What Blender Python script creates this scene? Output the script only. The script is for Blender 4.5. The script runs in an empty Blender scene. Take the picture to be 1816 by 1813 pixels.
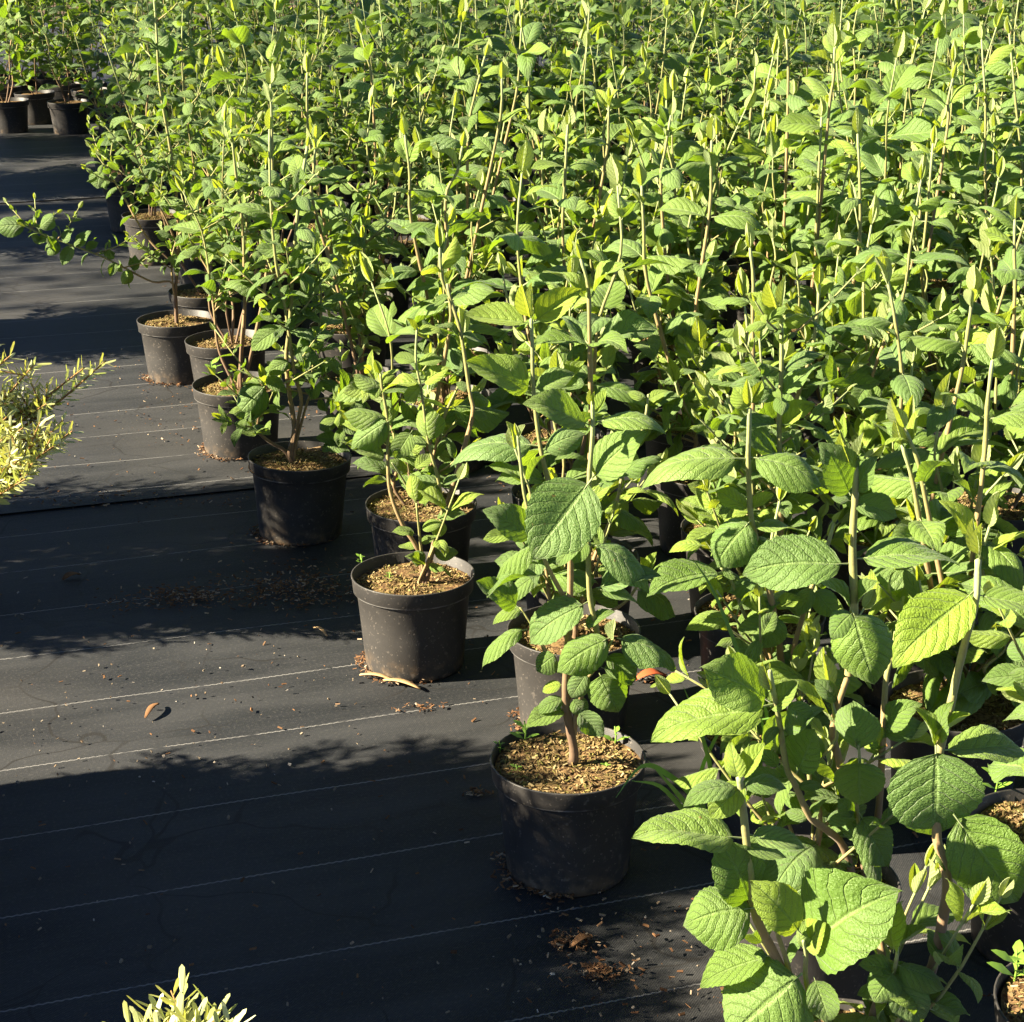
import bpy, math, random
import numpy as np
from mathutils import Vector, Matrix, noise
R = math.radians
rnd = random.Random(11)
sc = bpy.context.scene
col = sc.collection

# ------------------------------------------------------------------ camera
F_PX, CX, CY = 3200.0, 908.0, 906.5          # focal length and centre, in photograph pixels
PITCH = math.atan((CY + 238) / F_PX)
CAM_H = 1.355
cam_data = bpy.data.cameras.new('camera')
cam_data.sensor_fit = 'HORIZONTAL'
cam_data.sensor_width = 36.0
cam_data.lens = 36.0 * F_PX / 1816.0
cam_data.clip_start = 0.05
cam_data.clip_end = 500.0
cam = bpy.data.objects.new('camera', cam_data)
cam.location = (0, 0, CAM_H)
cam.rotation_euler = (math.pi / 2 - PITCH, 0, 0)
col.objects.link(cam)
sc.camera = cam

# ------------------------------------------------------------------ sky, sun, exposure
SUN_EL, SHADOW_AZ = R(29), R(11)             # shadows run to the right and slightly away
SUN_DIR = Vector((-math.cos(SHADOW_AZ) * math.cos(SUN_EL), -math.sin(SHADOW_AZ) * math.cos(SUN_EL), math.sin(SUN_EL)))
world = bpy.data.worlds.new('World')
sc.world = world
world.use_nodes = True
wn = world.node_tree
bg = wn.nodes['Background']
sky = wn.nodes.new('ShaderNodeTexSky')
sky.sky_type = 'NISHITA'
sky.sun_disc = False
sky.altitude = 4000.0
sky.air_density = 0.5
sky.dust_density = 0.3
sky.ozone_density = 1.0
sky.sun_elevation = SUN_EL
sky.sun_rotation = math.atan2(SUN_DIR.x, SUN_DIR.y)
wn.links.new(sky.outputs['Color'], bg.inputs['Color'])
bg.inputs['Strength'].default_value = 0.05
sun_data = bpy.data.lights.new('sun', 'SUN')
sun_data.energy = 5.0
sun_data.angle = R(0.53)
sun_data.color = (1.0, 0.88, 0.66)
sun = bpy.data.objects.new('sun', sun_data)
sun.rotation_euler = SUN_DIR.to_track_quat('Z', 'Y').to_euler()
sun.location = (-6, -2, 6)
col.objects.link(sun)
sc.view_settings.view_transform = 'Standard'
sc.view_settings.look = 'None'
sc.view_settings.gamma = 1.0
sc.view_settings.exposure = 2.7
sc.view_settings.use_curve_mapping = False
sc.cycles.use_denoising = True
sc.cycles.max_bounces = 5
sc.cycles.diffuse_bounces = 2
sc.cycles.glossy_bounces = 2
sc.cycles.transmission_bounces = 3
sc.cycles.transparent_max_bounces = 4

# ------------------------------------------------------------------ helpers
CS, SN = math.cos(PITCH), math.sin(PITCH)

def ray(px, py):
    dx, dz = (px - CX) / F_PX, -(py - CY) / F_PX
    return Vector((dx, CS + dz * SN, -SN + dz * CS))

def at_y(px, py, Y):
    """the point seen at a pixel of the photograph, Y metres into the scene"""
    r = ray(px, py)
    return Vector((0, 0, CAM_H)) + r * (Y / r.y)

def at_z(px, py, z=0.0):
    r = ray(px, py)
    return Vector((0, 0, CAM_H)) + r * ((z - CAM_H) / r.z)

def proj(p):
    x, y, z = p[0], p[1], p[2] - CAM_H
    d = y * CS - z * SN
    if d < 0.05:
        return (1e6, 1e6)
    return CX + F_PX * x / d, CY - F_PX * (y * SN + z * CS) / d

def mesh(name, V, F, mat, smooth=True, uv=None, attrs=None):
    me = bpy.data.meshes.new(name)
    me.from_pydata([tuple(v) for v in V], [], F)
    if smooth:
        me.polygons.foreach_set('use_smooth', np.ones(len(me.polygons), dtype=bool))
    if mat is not None:
        me.materials.append(mat)
    if uv is not None:
        lay = me.uv_layers.new(name='UVMap')
        idx = np.empty(len(me.loops), dtype=np.int32)
        me.loops.foreach_get('vertex_index', idx)
        lay.data.foreach_set('uv', np.asarray(uv, dtype=np.float32)[idx].ravel())
    for an, vals in (attrs or {}).items():
        vals = np.asarray(vals, dtype=np.float32)
        if vals.ndim == 1:
            a = me.attributes.new(an, 'FLOAT', 'POINT')
            a.data.foreach_set('value', vals)
        else:
            a = me.attributes.new(an, 'FLOAT_COLOR', 'POINT')
            a.data.foreach_set('color', vals.ravel())
    me.update()
    return me

def link(name, data, parent=None, loc=None):
    o = bpy.data.objects.new(name, data)
    col.objects.link(o)
    if parent is not None:
        o.parent = parent
    if loc is not None:
        o.location = loc
    return o

def tag(o, label=None, cat=None, group=None, kind=None):
    if label: o['label'] = label
    if cat: o['category'] = cat
    if group: o['group'] = group
    if kind: o['kind'] = kind
    return o

def tube(V, F, A, pts, radii, a0=0.0, a1=1.0, n=6):
    """append a tapered tube through pts; A gets the age along it"""
    k0 = len(V)
    m = len(pts)
    ref = Vector((0.3, 1, 0.1)).normalized()
    for i, p in enumerate(pts):
        d = (pts[min(i + 1, m - 1)] - pts[max(i - 1, 0)])
        d = d.normalized() if d.length > 1e-9 else Vector((0, 0, 1))
        x = d.cross(ref)
        if x.length < 1e-4: x = d.cross(Vector((1, 0, 0)))
        x.normalize()
        y = d.cross(x)
        r = radii[i]
        for k in range(n):
            t = 2 * math.pi * k / n
            V.append(p + x * (r * math.cos(t)) + y * (r * math.sin(t)))
            A.append(a0 + (a1 - a0) * i / max(1, m - 1))
    for i in range(m - 1):
        for k in range(n):
            F.append((k0 + i * n + k, k0 + i * n + (k + 1) % n, k0 + (i + 1) * n + (k + 1) % n, k0 + (i + 1) * n + k))
    V.append(pts[-1] + (pts[-1] - pts[-2]).normalized() * radii[-1] * 0.6)
    A.append(a1)
    t = len(V) - 1
    for k in range(n):
        F.append((k0 + (m - 1) * n + k, k0 + (m - 1) * n + (k + 1) % n, t))

def smooth_path(pts, per=4):
    """Catmull-Rom through control points"""
    if len(pts) < 3: return list(pts)
    P = [pts[0] * 2 - pts[1]] + list(pts) + [pts[-1] * 2 - pts[-2]]
    out = []
    for i in range(1, len(P) - 2):
        a, b, c, d = P[i - 1], P[i], P[i + 1], P[i + 2]
        for k in range(per):
            t = k / per
            out.append(0.5 * ((2 * b) + (c - a) * t + (2 * a - 5 * b + 4 * c - d) * t * t + (3 * b - a - 3 * c + d) * t ** 3))
    out.append(pts[-1])
    return out

# ------------------------------------------------------------------ materials
class N:
    """tiny node-graph builder"""
    def __init__(s, name):
        s.m = bpy.data.materials.new(name)
        s.m.use_nodes = True
        s.t = s.m.node_tree
        s.t.nodes.clear()
        s.out = s.t.nodes.new('ShaderNodeOutputMaterial')
    def n(s, kind, **kw):
        nd = s.t.nodes.new('ShaderNode' + kind)
        for k, v in kw.items(): setattr(nd, k, v)
        return nd
    def set(s, sock, v):
        if v is None: return
        if hasattr(v, 'links') or hasattr(v, 'is_linked'): s.t.links.new(v, sock)
        else: sock.default_value = v
    def math(s, op, a, b=None, c=None, clamp=False):
        nd = s.n('Math', operation=op, use_clamp=clamp)
        for i, v in enumerate((a, b, c)):
            if v is not None: s.set(nd.inputs[i], v)
        return nd.outputs[0]
    def mix(s, f, a, b, blend='MIX'):
        nd = s.n('Mix', data_type='RGBA', blend_type=blend)
        s.set(nd.inputs[0], f)
        for sock, v in ((nd.inputs[6], a), (nd.inputs[7], b)):
            s.set(sock, (*v, 1.0) if isinstance(v, tuple) and len(v) == 3 else v)
        return nd.outputs[2]
    def ramp(s, f, lo, hi, a=0.0, b=1.0):
        nd = s.n('MapRange', interpolation_type='SMOOTHSTEP')
        for i, v in enumerate((f, lo, hi, a, b)): s.set(nd.inputs[i], v)
        return nd.outputs[0]
    def noise(s, vec, scale, detail=3, rough=0.55):
        nd = s.n('TexNoise')
        s.set(nd.inputs['Vector'], vec)
        nd.inputs['Scale'].default_value = scale
        nd.inputs['Detail'].default_value = detail
        nd.inputs['Roughness'].default_value = rough
        return nd.outputs['Fac']
    def bump(s, h, strength, dist):
        nd = s.n('Bump')
        s.set(nd.inputs['Height'], h)
        s.set(nd.inputs['Strength'], strength)
        nd.inputs['Distance'].default_value = dist
        return nd.outputs[0]
    def princ(s, color, rough, normal=None, spec=0.5, sheen=None):
        p = s.n('BsdfPrincipled')
        s.set(p.inputs['Base Color'], (*color, 1) if isinstance(color, tuple) and len(color) == 3 else color)
        s.set(p.inputs['Roughness'], rough)
        s.set(p.inputs['Specular IOR Level'], spec)
        if normal is not None: s.set(p.inputs['Normal'], normal)
        if sheen:
            p.inputs['Sheen Weight'].default_value = sheen
            p.inputs['Sheen Roughness'].default_value = 0.4
        return p
    def finish(s, shader):
        s.t.links.new(shader.outputs[0] if hasattr(shader, 'outputs') else shader, s.out.inputs['Surface'])
        return s.m

def leaf_material(name, joined):
    """felted, deeply veined leaf: age and a random value come from the object's colour, or for joined foliage from an attribute"""
    g = N(name)
    if joined:
        c = g.n('Attribute', attribute_name='tint').outputs['Color']
    else:
        c = g.n('ObjectInfo').outputs['Color']
    sp = g.n('SeparateColor'); g.set(sp.inputs[0], c)
    age, rn, dull = sp.outputs[0], sp.outputs[1], sp.outputs[2]
    uv = g.n('UVMap').outputs[0]
    sx = g.n('SeparateXYZ'); g.set(sx.inputs[0], uv)
    u = g.math('ABSOLUTE', g.math('MULTIPLY_ADD', sx.outputs[0], 2.0, -1.0))
    v = sx.outputs[1]
    # side veins sweep forward from the midrib
    wob = g.noise(uv, 7.0, 1)
    ph = g.math('MULTIPLY_ADD', g.math('POWER', u, 1.35), -2.0, g.math('MULTIPLY_ADD', v, 7.0, g.math('MULTIPLY', wob, 0.5)))
    fr = g.math('ABSOLUTE', g.math('MULTIPLY_ADD', g.math('FRACT', ph), 2.0, -1.0))
    side = g.ramp(fr, 0.84, 1.0)
    mid = g.ramp(u, 0.09, 0.015)
    vein = g.math('MAXIMUM', g.math('MULTIPLY', side, 0.8), mid)
    mp = g.n('Mapping'); g.set(mp.inputs[0], uv)
    mp.inputs['Scale'].default_value = (1.0, 1.9, 1.0)
    crink = g.noise(mp.outputs[0], 26.0, 2, 0.6)
    netv = g.ramp(crink, 0.56, 0.44)
    blot = wob
    h = g.math('SUBTRACT', g.math('MULTIPLY_ADD', crink, 0.75, g.math('MULTIPLY', g.math('SUBTRACT', 1.0, fr), 0.30)), g.math('MULTIPLY', vein, 0.55))
    nrm = g.bump(h, g.math('MULTIPLY_ADD', age, -0.30, 1.0), 0.0030)
    old = g.mix(rn, (0.036, 0.088, 0.009), (0.110, 0.182, 0.016))
    old = g.mix(g.math('MULTIPLY', dull, 0.7), old, (0.088, 0.150, 0.050))
    young = g.mix(rn, (0.175, 0.285, 0.018), (0.28, 0.365, 0.030))
    bud = (0.40, 0.45, 0.22)
    top = g.mix(g.ramp(age, 0.10, 0.65), old, young)
    top = g.mix(g.ramp(age, 0.75, 1.0), top, bud)
    top = g.mix(g.math('MULTIPLY', blot, 0.25), top, (0.10, 0.18, 0.035))
    top = g.mix(g.math('MULTIPLY', vein, 0.36), top, (0.22, 0.31, 0.09))
    top = g.mix(g.math('MULTIPLY', netv, 0.14), top, (0.16, 0.25, 0.06))
    spot = g.math('MULTIPLY', g.ramp(g.noise(uv, 11.0, 3), 0.66, 0.72), g.ramp(dull, 0.55, 0.8))
    top = g.mix(g.math('MULTIPLY', spot, 0.8), top, (0.16, 0.085, 0.03))
    top = g.mix(g.math('MULTIPLY', g.ramp(rn, 0.955, 0.985), 0.3), top, (0.42, 0.38, 0.05))
    under = g.mix(g.ramp(age, 0.1, 0.9), (0.20, 0.28, 0.10), (0.36, 0.43, 0.16))
    under = g.mix(g.math('MULTIPLY', vein, 0.5), under, (0.38, 0.41, 0.20))
    back = g.n('NewGeometry').outputs['Backfacing']
    base = g.mix(back, top, under)
    p = g.princ(base, 0.52, nrm, 0.38, sheen=0.10)
    tr = g.n('BsdfTranslucent')
    tc_ = g.mix(g.ramp(age, 0.1, 0.8), (0.27, 0.45, 0.012), (0.50, 0.58, 0.025))
    g.set(tr.inputs['Color'], g.mix(g.math('MULTIPLY', g.math('MAXIMUM', vein, g.math('MULTIPLY', netv, 0.4)), 0.6), tc_, (0.10, 0.20, 0.02)))
    g.set(tr.inputs['Normal'], nrm)
    ms = g.n('MixShader')
    g.set(ms.inputs[0], g.math('MULTIPLY_ADD', age, 0.16, 0.27))
    g.t.links.new(p.outputs[0], ms.inputs[1]); g.t.links.new(tr.outputs[0], ms.inputs[2])
    return g.finish(ms)

def stem_material():
    g = N('stem_bark')
    a = g.n('Attribute', attribute_name='age').outputs['Fac']
    pos = g.n('TexCoord').outputs['Object']
    nz = g.noise(pos, 140, 3)
    c = g.mix(g.ramp(a, 0.10, 0.40), (0.135, 0.085, 0.052), (0.24, 0.165, 0.075))
    c = g.mix(g.ramp(a, 0.38, 0.68), c, (0.21, 0.21, 0.070))
    c = g.mix(g.ramp(a, 0.75, 1.0), c, (0.27, 0.32, 0.13))
    c = g.mix(g.math('MULTIPLY', g.ramp(nz, 0.45, 0.75), 0.5), c, (0.15, 0.10, 0.06))
    return g.finish(g.princ(c, 0.75, g.bump(nz, 0.4, 0.001), 0.25, sheen=0.1))

def pot_material():
    g = N('black_pot_plastic')
    tc = g.n('TexCoord').outputs['Object']
    oi = g.n('ObjectInfo')
    vm = g.n('VectorMath', operation='ADD'); g.set(vm.inputs[0], tc)
    cb = g.n('CombineXYZ'); g.set(cb.inputs[0], g.math('MULTIPLY', oi.outputs['Random'], 7.0)); g.set(cb.inputs[1], g.math('MULTIPLY', oi.outputs['Random'], 3.0))
    g.set(vm.inputs[1], cb.outputs[0])
    pos = vm.outputs[0]
    z = g.n('SeparateXYZ'); g.set(z.inputs[0], tc)
    big = g.noise(pos, 14, 4)
    fine = g.noise(pos, 420, 2)
    speck = g.math('MAXIMUM', g.ramp(g.noise(pos, 230, 1), 0.68, 0.74), g.math('MULTIPLY', g.ramp(g.noise(pos, 90, 3), 0.60, 0.72), 0.5))
    c = g.mix(big, (0.016, 0.0155, 0.0155), (0.044, 0.040, 0.037))
    # dried splashes of mud low on the wall
    mud = g.math('MULTIPLY', g.ramp(z.outputs[2], 0.055, 0.0), g.ramp(g.noise(pos, 45, 4), 0.42, 0.66))
    c = g.mix(g.math('MULTIPLY', mud, 0.75), c, (0.13, 0.090, 0.055))
    c = g.mix(g.math('MULTIPLY', speck, 0.65), c, (0.15, 0.13, 0.11))
    # chafed lower lip of the rim
    lip = g.math('MULTIPLY', g.ramp(g.math('ABSOLUTE', g.math('SUBTRACT', z.outputs[2], 0.146)), 0.0032, 0.0008), g.ramp(g.noise(pos, 26, 3), 0.34, 0.62))
    c = g.mix(g.math('MULTIPLY', lip, 0.75), c, (0.22, 0.21, 0.20))
    return g.finish(g.princ(c, g.math('MULTIPLY_ADD', big, 0.25, 0.40), g.bump(fine, 0.25, 0.0008), 0.3))

def chip_material(name, dark, mid, pale, moss=0.0):
    g = N(name)
    r = g.n('NewGeometry').outputs['Random Per Island']
    c = g.mix(g.ramp(r, 0.0, 0.55), dark, mid)
    c = g.mix(g.ramp(r, 0.72, 1.0), c, pale)
    c = g.mix(g.math('MULTIPLY', g.ramp(g.math('FRACT', g.math('MULTIPLY', r, 17.3)), 0.70, 0.9), moss), c, (0.17, 0.19, 0.03))
    pos = g.n('TexCoord').outputs['Object']
    c = g.mix(g.math('MULTIPLY', g.noise(pos, 260, 2), 0.5), c, dark)
    return g.finish(g.princ(c, 0.9, None, 0.15))

def soil_material():
    g = N('potting_mix')
    pos = g.n('TexCoord').outputs['Object']
    nz = g.noise(pos, 150, 4)
    c = g.mix(g.ramp(nz, 0.35, 0.7), (0.055, 0.030, 0.016), (0.20, 0.125, 0.055))
    c = g.mix(g.math('MULTIPLY', g.ramp(g.noise(pos, 22, 3), 0.5, 0.7), 0.4), c, (0.13, 0.15, 0.035))
    return g.finish(g.princ(c, 0.95, g.bump(nz, 0.9, 0.004), 0.1))

LINE_ANG = R(18.4)
LINE_D = 0.2195
LINE_0 = -0.643 * -math.sin(LINE_ANG) + 1.921 * math.cos(LINE_ANG)   # offset of one marker line across the cloth

def fabric_material():
    g = N('woven_ground_cover')
    pos = g.n('NewGeometry').outputs['Position']
    sp = g.n('SeparateXYZ'); g.set(sp.inputs[0], pos)
    x, y = sp.outputs[0], sp.outputs[1]
    ca, sa = math.cos(LINE_ANG), math.sin(LINE_ANG)
    s = g.math('ADD', g.math('MULTIPLY', x, ca), g.math('MULTIPLY', y, sa))
    t = g.math('ADD', g.math('MULTIPLY', x, -sa), g.math('MULTIPLY', y, ca))
    cv = g.n('CombineXYZ'); g.set(cv.inputs[0], s); g.set(cv.inputs[1], t)
    st = cv.outputs[0]
    drift = g.math('MULTIPLY', g.math('SUBTRACT', g.noise(st, 1.6, 1), 0.5), 0.012)
    zig = g.math('MULTIPLY', g.math('SINE', g.math('MULTIPLY', s, 2 * math.pi / 0.0115)), 0.0008)
    q = g.math('DIVIDE', g.math('SUBTRACT', g.math('ADD', g.math('ADD', t, drift), zig), LINE_0), LINE_D)
    d = g.math('MULTIPLY', g.math('ABSOLUTE', g.math('SUBTRACT', g.math('FRACT', g.math('ADD', q, 0.5)), 0.5)), LINE_D)
    line = g.math('MULTIPLY', g.ramp(d, 0.0019, 0.0009), g.ramp(g.noise(st, 30, 3), 0.28, 0.5))
    mp = g.n('Mapping'); g.set(mp.inputs[0], st); mp.inputs['Scale'].default_value = (0.22, 1.0, 1.0)
    streak = g.noise(mp.outputs[0], 9, 5, 0.6)
    big = g.noise(st, 1.3, 4)
    fine = g.noise(st, 190, 3, 0.7)
    weave = g.math('MULTIPLY', g.math('SINE', g.math('MULTIPLY', s, 2 * math.pi / 0.004)), g.math('SINE', g.math('MULTIPLY', t, 2 * math.pi / 0.004)))
    c = g.mix(g.ramp(streak, 0.30, 0.72), (0.010, 0.0115, 0.0135), (0.029, 0.030, 0.032))
    c = g.mix(g.math('MULTIPLY', g.ramp(big, 0.45, 0.75), 0.6), c, (0.042, 0.040, 0.038))
    c = g.mix(g.math('MULTIPLY', g.ramp(fine, 0.50, 0.74), 0.5), c, (0.070, 0.066, 0.062))
    # hairline root tracks and dried trickles
    wv = g.n('VectorMath', operation='ADD'); g.set(wv.inputs[0], st)
    wn_ = g.n('TexNoise'); g.set(wn_.inputs['Vector'], st); wn_.inputs['Scale'].default_value = 5
    sc_ = g.n('VectorMath', operation='SCALE'); g.set(sc_.inputs[0], wn_.outputs['Color']); sc_.inputs['Scale'].default_value = 0.22
    g.set(wv.inputs[1], sc_.outputs[0])
    vo = g.n('TexVoronoi', feature='DISTANCE_TO_EDGE'); g.set(vo.inputs['Vector'], wv.outputs[0]); vo.inputs['Scale'].default_value = 4.2
    crack = g.math('MULTIPLY', g.ramp(vo.outputs['Distance'], 0.016, 0.005), g.ramp(g.noise(st, 2.4, 2), 0.44, 0.56))
    c = g.mix(g.math('MULTIPLY', crack, 0.75), c, (0.012, 0.011, 0.010))
    c = g.mix(g.math('MULTIPLY', line, 0.8), c, (0.19, 0.185, 0.18))
    h = g.math('ADD', g.math('MULTIPLY', weave, 0.5), g.math('ADD', g.math('MULTIPLY', streak, 9.0), g.math('ADD', fine, g.math('MULTIPLY', line, 1.0))))
    rough = g.math('MULTIPLY_ADD', streak, 0.2, 0.55)
    return g.finish(g.princ(c, rough, g.bump(h, 0.45, 0.0011), 0.25))

def plain(name, c, rough=0.7, spec=0.3, var=0.3, scale=40):
    g = N(name)
    pos = g.n('TexCoord').outputs['Object']
    nz = g.noise(pos, scale, 3)
    return g.finish(g.princ(g.mix(g.math('MULTIPLY', nz, var), c, tuple(k * 0.35 for k in c)), rough, g.bump(nz, 0.3, 0.002), spec))

def needle_material():
    g = N('yew_needle')
    a = g.n('Attribute', attribute_name='tint').outputs['Color']
    sp = g.n('SeparateColor'); g.set(sp.inputs[0], a)
    c = g.mix(sp.outputs[0], (0.10, 0.17, 0.035), (0.48, 0.48, 0.13))
    c = g.mix(g.math('MULTIPLY', sp.outputs[1], 0.7), c, (0.62, 0.64, 0.42))
    p = g.princ(c, 0.45, None, 0.45)
    tr = g.n('BsdfTranslucent'); g.set(tr.inputs['Color'], g.mix(sp.outputs[0], (0.2, 0.35, 0.03), (0.6, 0.55, 0.08)))
    ms = g.n('MixShader'); ms.inputs[0].default_value = 0.25
    g.t.links.new(p.outputs[0], ms.inputs[1]); g.t.links.new(tr.outputs[0], ms.inputs[2])
    return g.finish(ms)

M_LEAF = leaf_material('leaf_felted', False)
M_LEAFJ = leaf_material('leaf_felted_joined', True)
M_STEM = stem_material()
M_POT = pot_material()
M_SOIL = soil_material()
M_CHIP = chip_material('bark_chip', (0.060, 0.038, 0.018), (0.24, 0.165, 0.068), (0.42, 0.33, 0.17), 0.5)
M_LITTER = chip_material('litter', (0.06, 0.028, 0.014), (0.17, 0.090, 0.042), (0.42, 0.33, 0.23))
M_PALE = chip_material('pale_debris', (0.10, 0.07, 0.045), (0.22, 0.18, 0.13), (0.42, 0.39, 0.35))
M_FABRIC = fabric_material()
M_NEEDLE = needle_material()
M_TWIG = plain('yew_twig', (0.28, 0.15, 0.05), 0.7)
M_GRASS = plain('grass_blade', (0.10, 0.20, 0.035), 0.55, 0.3, 0.3, 20)
M_WEED = plain('weed_leaf', (0.14, 0.25, 0.03), 0.55, 0.3, 0.3, 60)
M_DEADLEAF = plain('dead_leaf', (0.40, 0.08, 0.025), 0.7, 0.3, 0.5, 50)
M_WOOD = plain('pale_wood', (0.48, 0.31, 0.15), 0.8, 0.2, 0.3, 60)
M_EARTH = plain('earth', (0.10, 0.07, 0.045), 0.95, 0.1, 0.6, 8)
# ------------------------------------------------------------------ the ground
gv = [(-150, -60, -0.03), (150, -60, -0.03), (150, 240, -0.03), (-150, 240, -0.03)]
tag(link('ground', mesh('ground', gv, [(0, 1, 2, 3)], M_EARTH, False)), kind='structure')

CA, SA = math.cos(LINE_ANG), math.sin(LINE_ANG)
def st_xy(s, t): return s * CA - t * SA, s * SA + t * CA

def cloth(s0, s1, t0, t1, lift, step=0.035):
    ns, nt = int((s1 - s0) / step), int((t1 - t0) / step)
    V, F = [], []
    for j in range(nt + 1):
        t = t0 + (t1 - t0) * j / nt
        for i in range(ns + 1):
            s = s0 + (s1 - s0) * i / ns
            x, y = st_xy(s, t)
            r = noise.noise((s * 0.9, t * 5.0, 0.0))              # long low ripples along the weave
            r2 = noise.noise((s * 3.0, t * 9.0, 3.1))
            z = lift + 0.0055 * r + 0.0026 * r2
            V.append((x, y, z))
    for j in range(nt):
        for i in range(ns):
            a = j * (ns + 1) + i
            F.append((a, a + 1, a + ns + 2, a + ns + 1))
    o = link('ground_cloth', mesh('ground_cloth', V, F, M_FABRIC))
    return tag(o, kind='structure')

pa = at_z(0, 908); TA = -pa.x * SA + pa.y * CA      # near seam between two widths of cloth
pb = at_z(0, 362); TB = -pb.x * SA + pb.y * CA      # far seam
cloth(-2.6, 4.0, TA - 3.6, TA + 0.03, 0.000)
cloth(-3.0, 5.5, TA - 0.03, TB + 0.03, 0.0045)
cloth(-3.5, 8.5, TB - 0.03, TB + 9.5, 0.009, 0.07)

# ------------------------------------------------------------------ leaf shapes, shared by every leaf
def leaf_arrays(rg, droop, fold, roll, wave, nu=8, nv=22, heart=0.0, tipc=0.0, twist=0.0):
    """unit leaf: stalk from y=0 to 0.1, blade to y=1, width +-0.5; returns vertices, faces, uv"""
    V, F, UV = [], [], []
    p1, p2 = rg.uniform(0, 6.28), rg.uniform(0, 6.28)
    skew = rg.uniform(-0.05, 0.05)
    def bend(x, y, z):
        # arch along the length
        b = max(0.0, y - 0.12)
        z2 = z - droop * b * b + 0.10 * b
        y2 = y - 0.28 * abs(droop) * b ** 3
        if tipc and y > 0.7: z2 -= tipc * (y - 0.7) ** 2 * 3
        a = twist * b
        return (x * math.cos(a) - 0.0 + skew * b * b, y2, z2 + x * math.sin(a))
    for j in range(nv + 1):
        t = j / nv
        e1, e2 = 0.60 - 0.10 * heart, 0.98
        tm = e1 / (e1 + e2)
        w = 0.5 * (t ** e1) * ((1 - t) ** e2) / ((tm ** e1) * ((1 - tm) ** e2))
        tooth = (0.022 if j % 2 else -0.014) * min(1, 6 * (1 - t)) * min(1, 6 * t)
        for i in range(nu + 1):
            u = -1 + 2 * i / nu
            we = w + (tooth * 0.55 if i in (0, nu) else 0)
            x = u * we
            au = abs(u)
            y = 0.1 + 0.9 * t - 0.05 * heart * au * (1 - t) ** 4 + 0.035 * au * math.sin(math.pi * t)
            ph = 7.0 * t - 2.0 * au ** 1.35 + 0.25
            quilt = 0.0045 * math.sin(2 * math.pi * ph) * min(1, 5 * au) * min(1, 4 * (1 - t))
            z = fold * au * w * 1.6 - roll * (au ** 2.4) * w * 1.3 + quilt
            z += wave * 0.05 * au * math.sin(t * 9 + p1 + (2.0 if u > 0 else 0)) + wave * 0.03 * math.sin(t * 5 + p2)
            V.append(bend(x, y, z)); UV.append(((u + 1) / 2, t))
    for j in range(nv):
        for i in range(nu):
            a = j * (nu + 1) + i
            F.append((a, a + 1, a + nu + 2, a + nu + 1))
    # stalk
    k = len(V)
    for (y, r) in ((0.0, 0.016), (0.14, 0.011)):
        for q in range(3):
            th = 2.09 * q
            V.append(bend(r * math.cos(th), y, r * math.sin(th) - 0.008)); UV.append((0.5, 0.0))
    for q in range(3):
        F.append((k + q, k + (q + 1) % 3, k + 3 + (q + 1) % 3, k + 3 + q))
    return V, F, UV

LEAF_KINDS = {}
def make_kind(key, n, lo=False, **kw):
    L = []
    for i in range(n):
        rg = random.Random(hash_key(key) * 31 + i)
        k2 = {a: (rg.uniform(*b) if isinstance(b, tuple) else b) for a, b in kw.items()}
        arr = leaf_arrays(rg, **k2)
        low = leaf_arrays(random.Random(hash_key(key) * 31 + i), nu=4, nv=8, **k2)
        L.append((mesh('leaf', arr[0], arr[1], M_LEAF, uv=arr[2]), [np.array(low[0]), low[1], np.array(low[2])]))
    LEAF_KINDS[key] = L
def hash_key(k): return sum(ord(c) * (i + 3) for i, c in enumerate(k))

make_kind('m', 8, droop=(0.05, 0.40), fold=(0.02, 0.20), roll=(0.02, 0.20), wave=(0.3, 1.0), heart=(0.1, 0.7), tipc=(0, 0.3), twist=(-0.5, 0.5))   # mature
make_kind('a', 4, droop=(0.45, 0.75), fold=(0.05, 0.2), roll=(0.15, 0.38), wave=(0.2, 0.8), heart=(0.0, 0.4), tipc=(0, 0.4), twist=(-0.3, 0.3))     # arching, edges rolled under
make_kind('d', 4, droop=(0.25, 0.45), fold=(-0.05, 0.08), roll=(0.25, 0.5), wave=(0.5, 1.1), heart=(0.6, 1.0), tipc=(0, 0.5), twist=(-0.2, 0.2))    # domed, heart based
make_kind('v', 4, droop=(-0.15, 0.15), fold=(0.16, 0.32), roll=(0.0, 0.08), wave=(0.2, 0.6), heart=0.0, tipc=0.0, twist=(-0.3, 0.3))               # young, folded upward
make_kind('b', 3, droop=(-0.10, 0.05), fold=(0.22, 0.36), roll=0.0, wave=(0.1, 0.3), heart=0.0, tipc=0.0, twist=0.0)                               # closed bud leaf

TONE = [0.5]      # how light the present shrub's foliage is
class Leaf:
    __slots__ = ('mat', 'kind', 'var', 'col')
def leaf_frame(base, d, n, L, W):
    y = d.normalized()
    z = n - y * n.dot(y)
    if z.length < 1e-4: z = Vector((0.1, -1, 0.3)) - y * y.dot(Vector((0.1, -1, 0.3)))
    z.normalize()
    x = y.cross(z)
    return Matrix(((x.x * W, y.x * L, z.x * L, base.x), (x.y * W, y.y * L, z.y * L, base.y), (x.z * W, y.z * L, z.z * L, base.z), (0, 0, 0, 1)))

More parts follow.
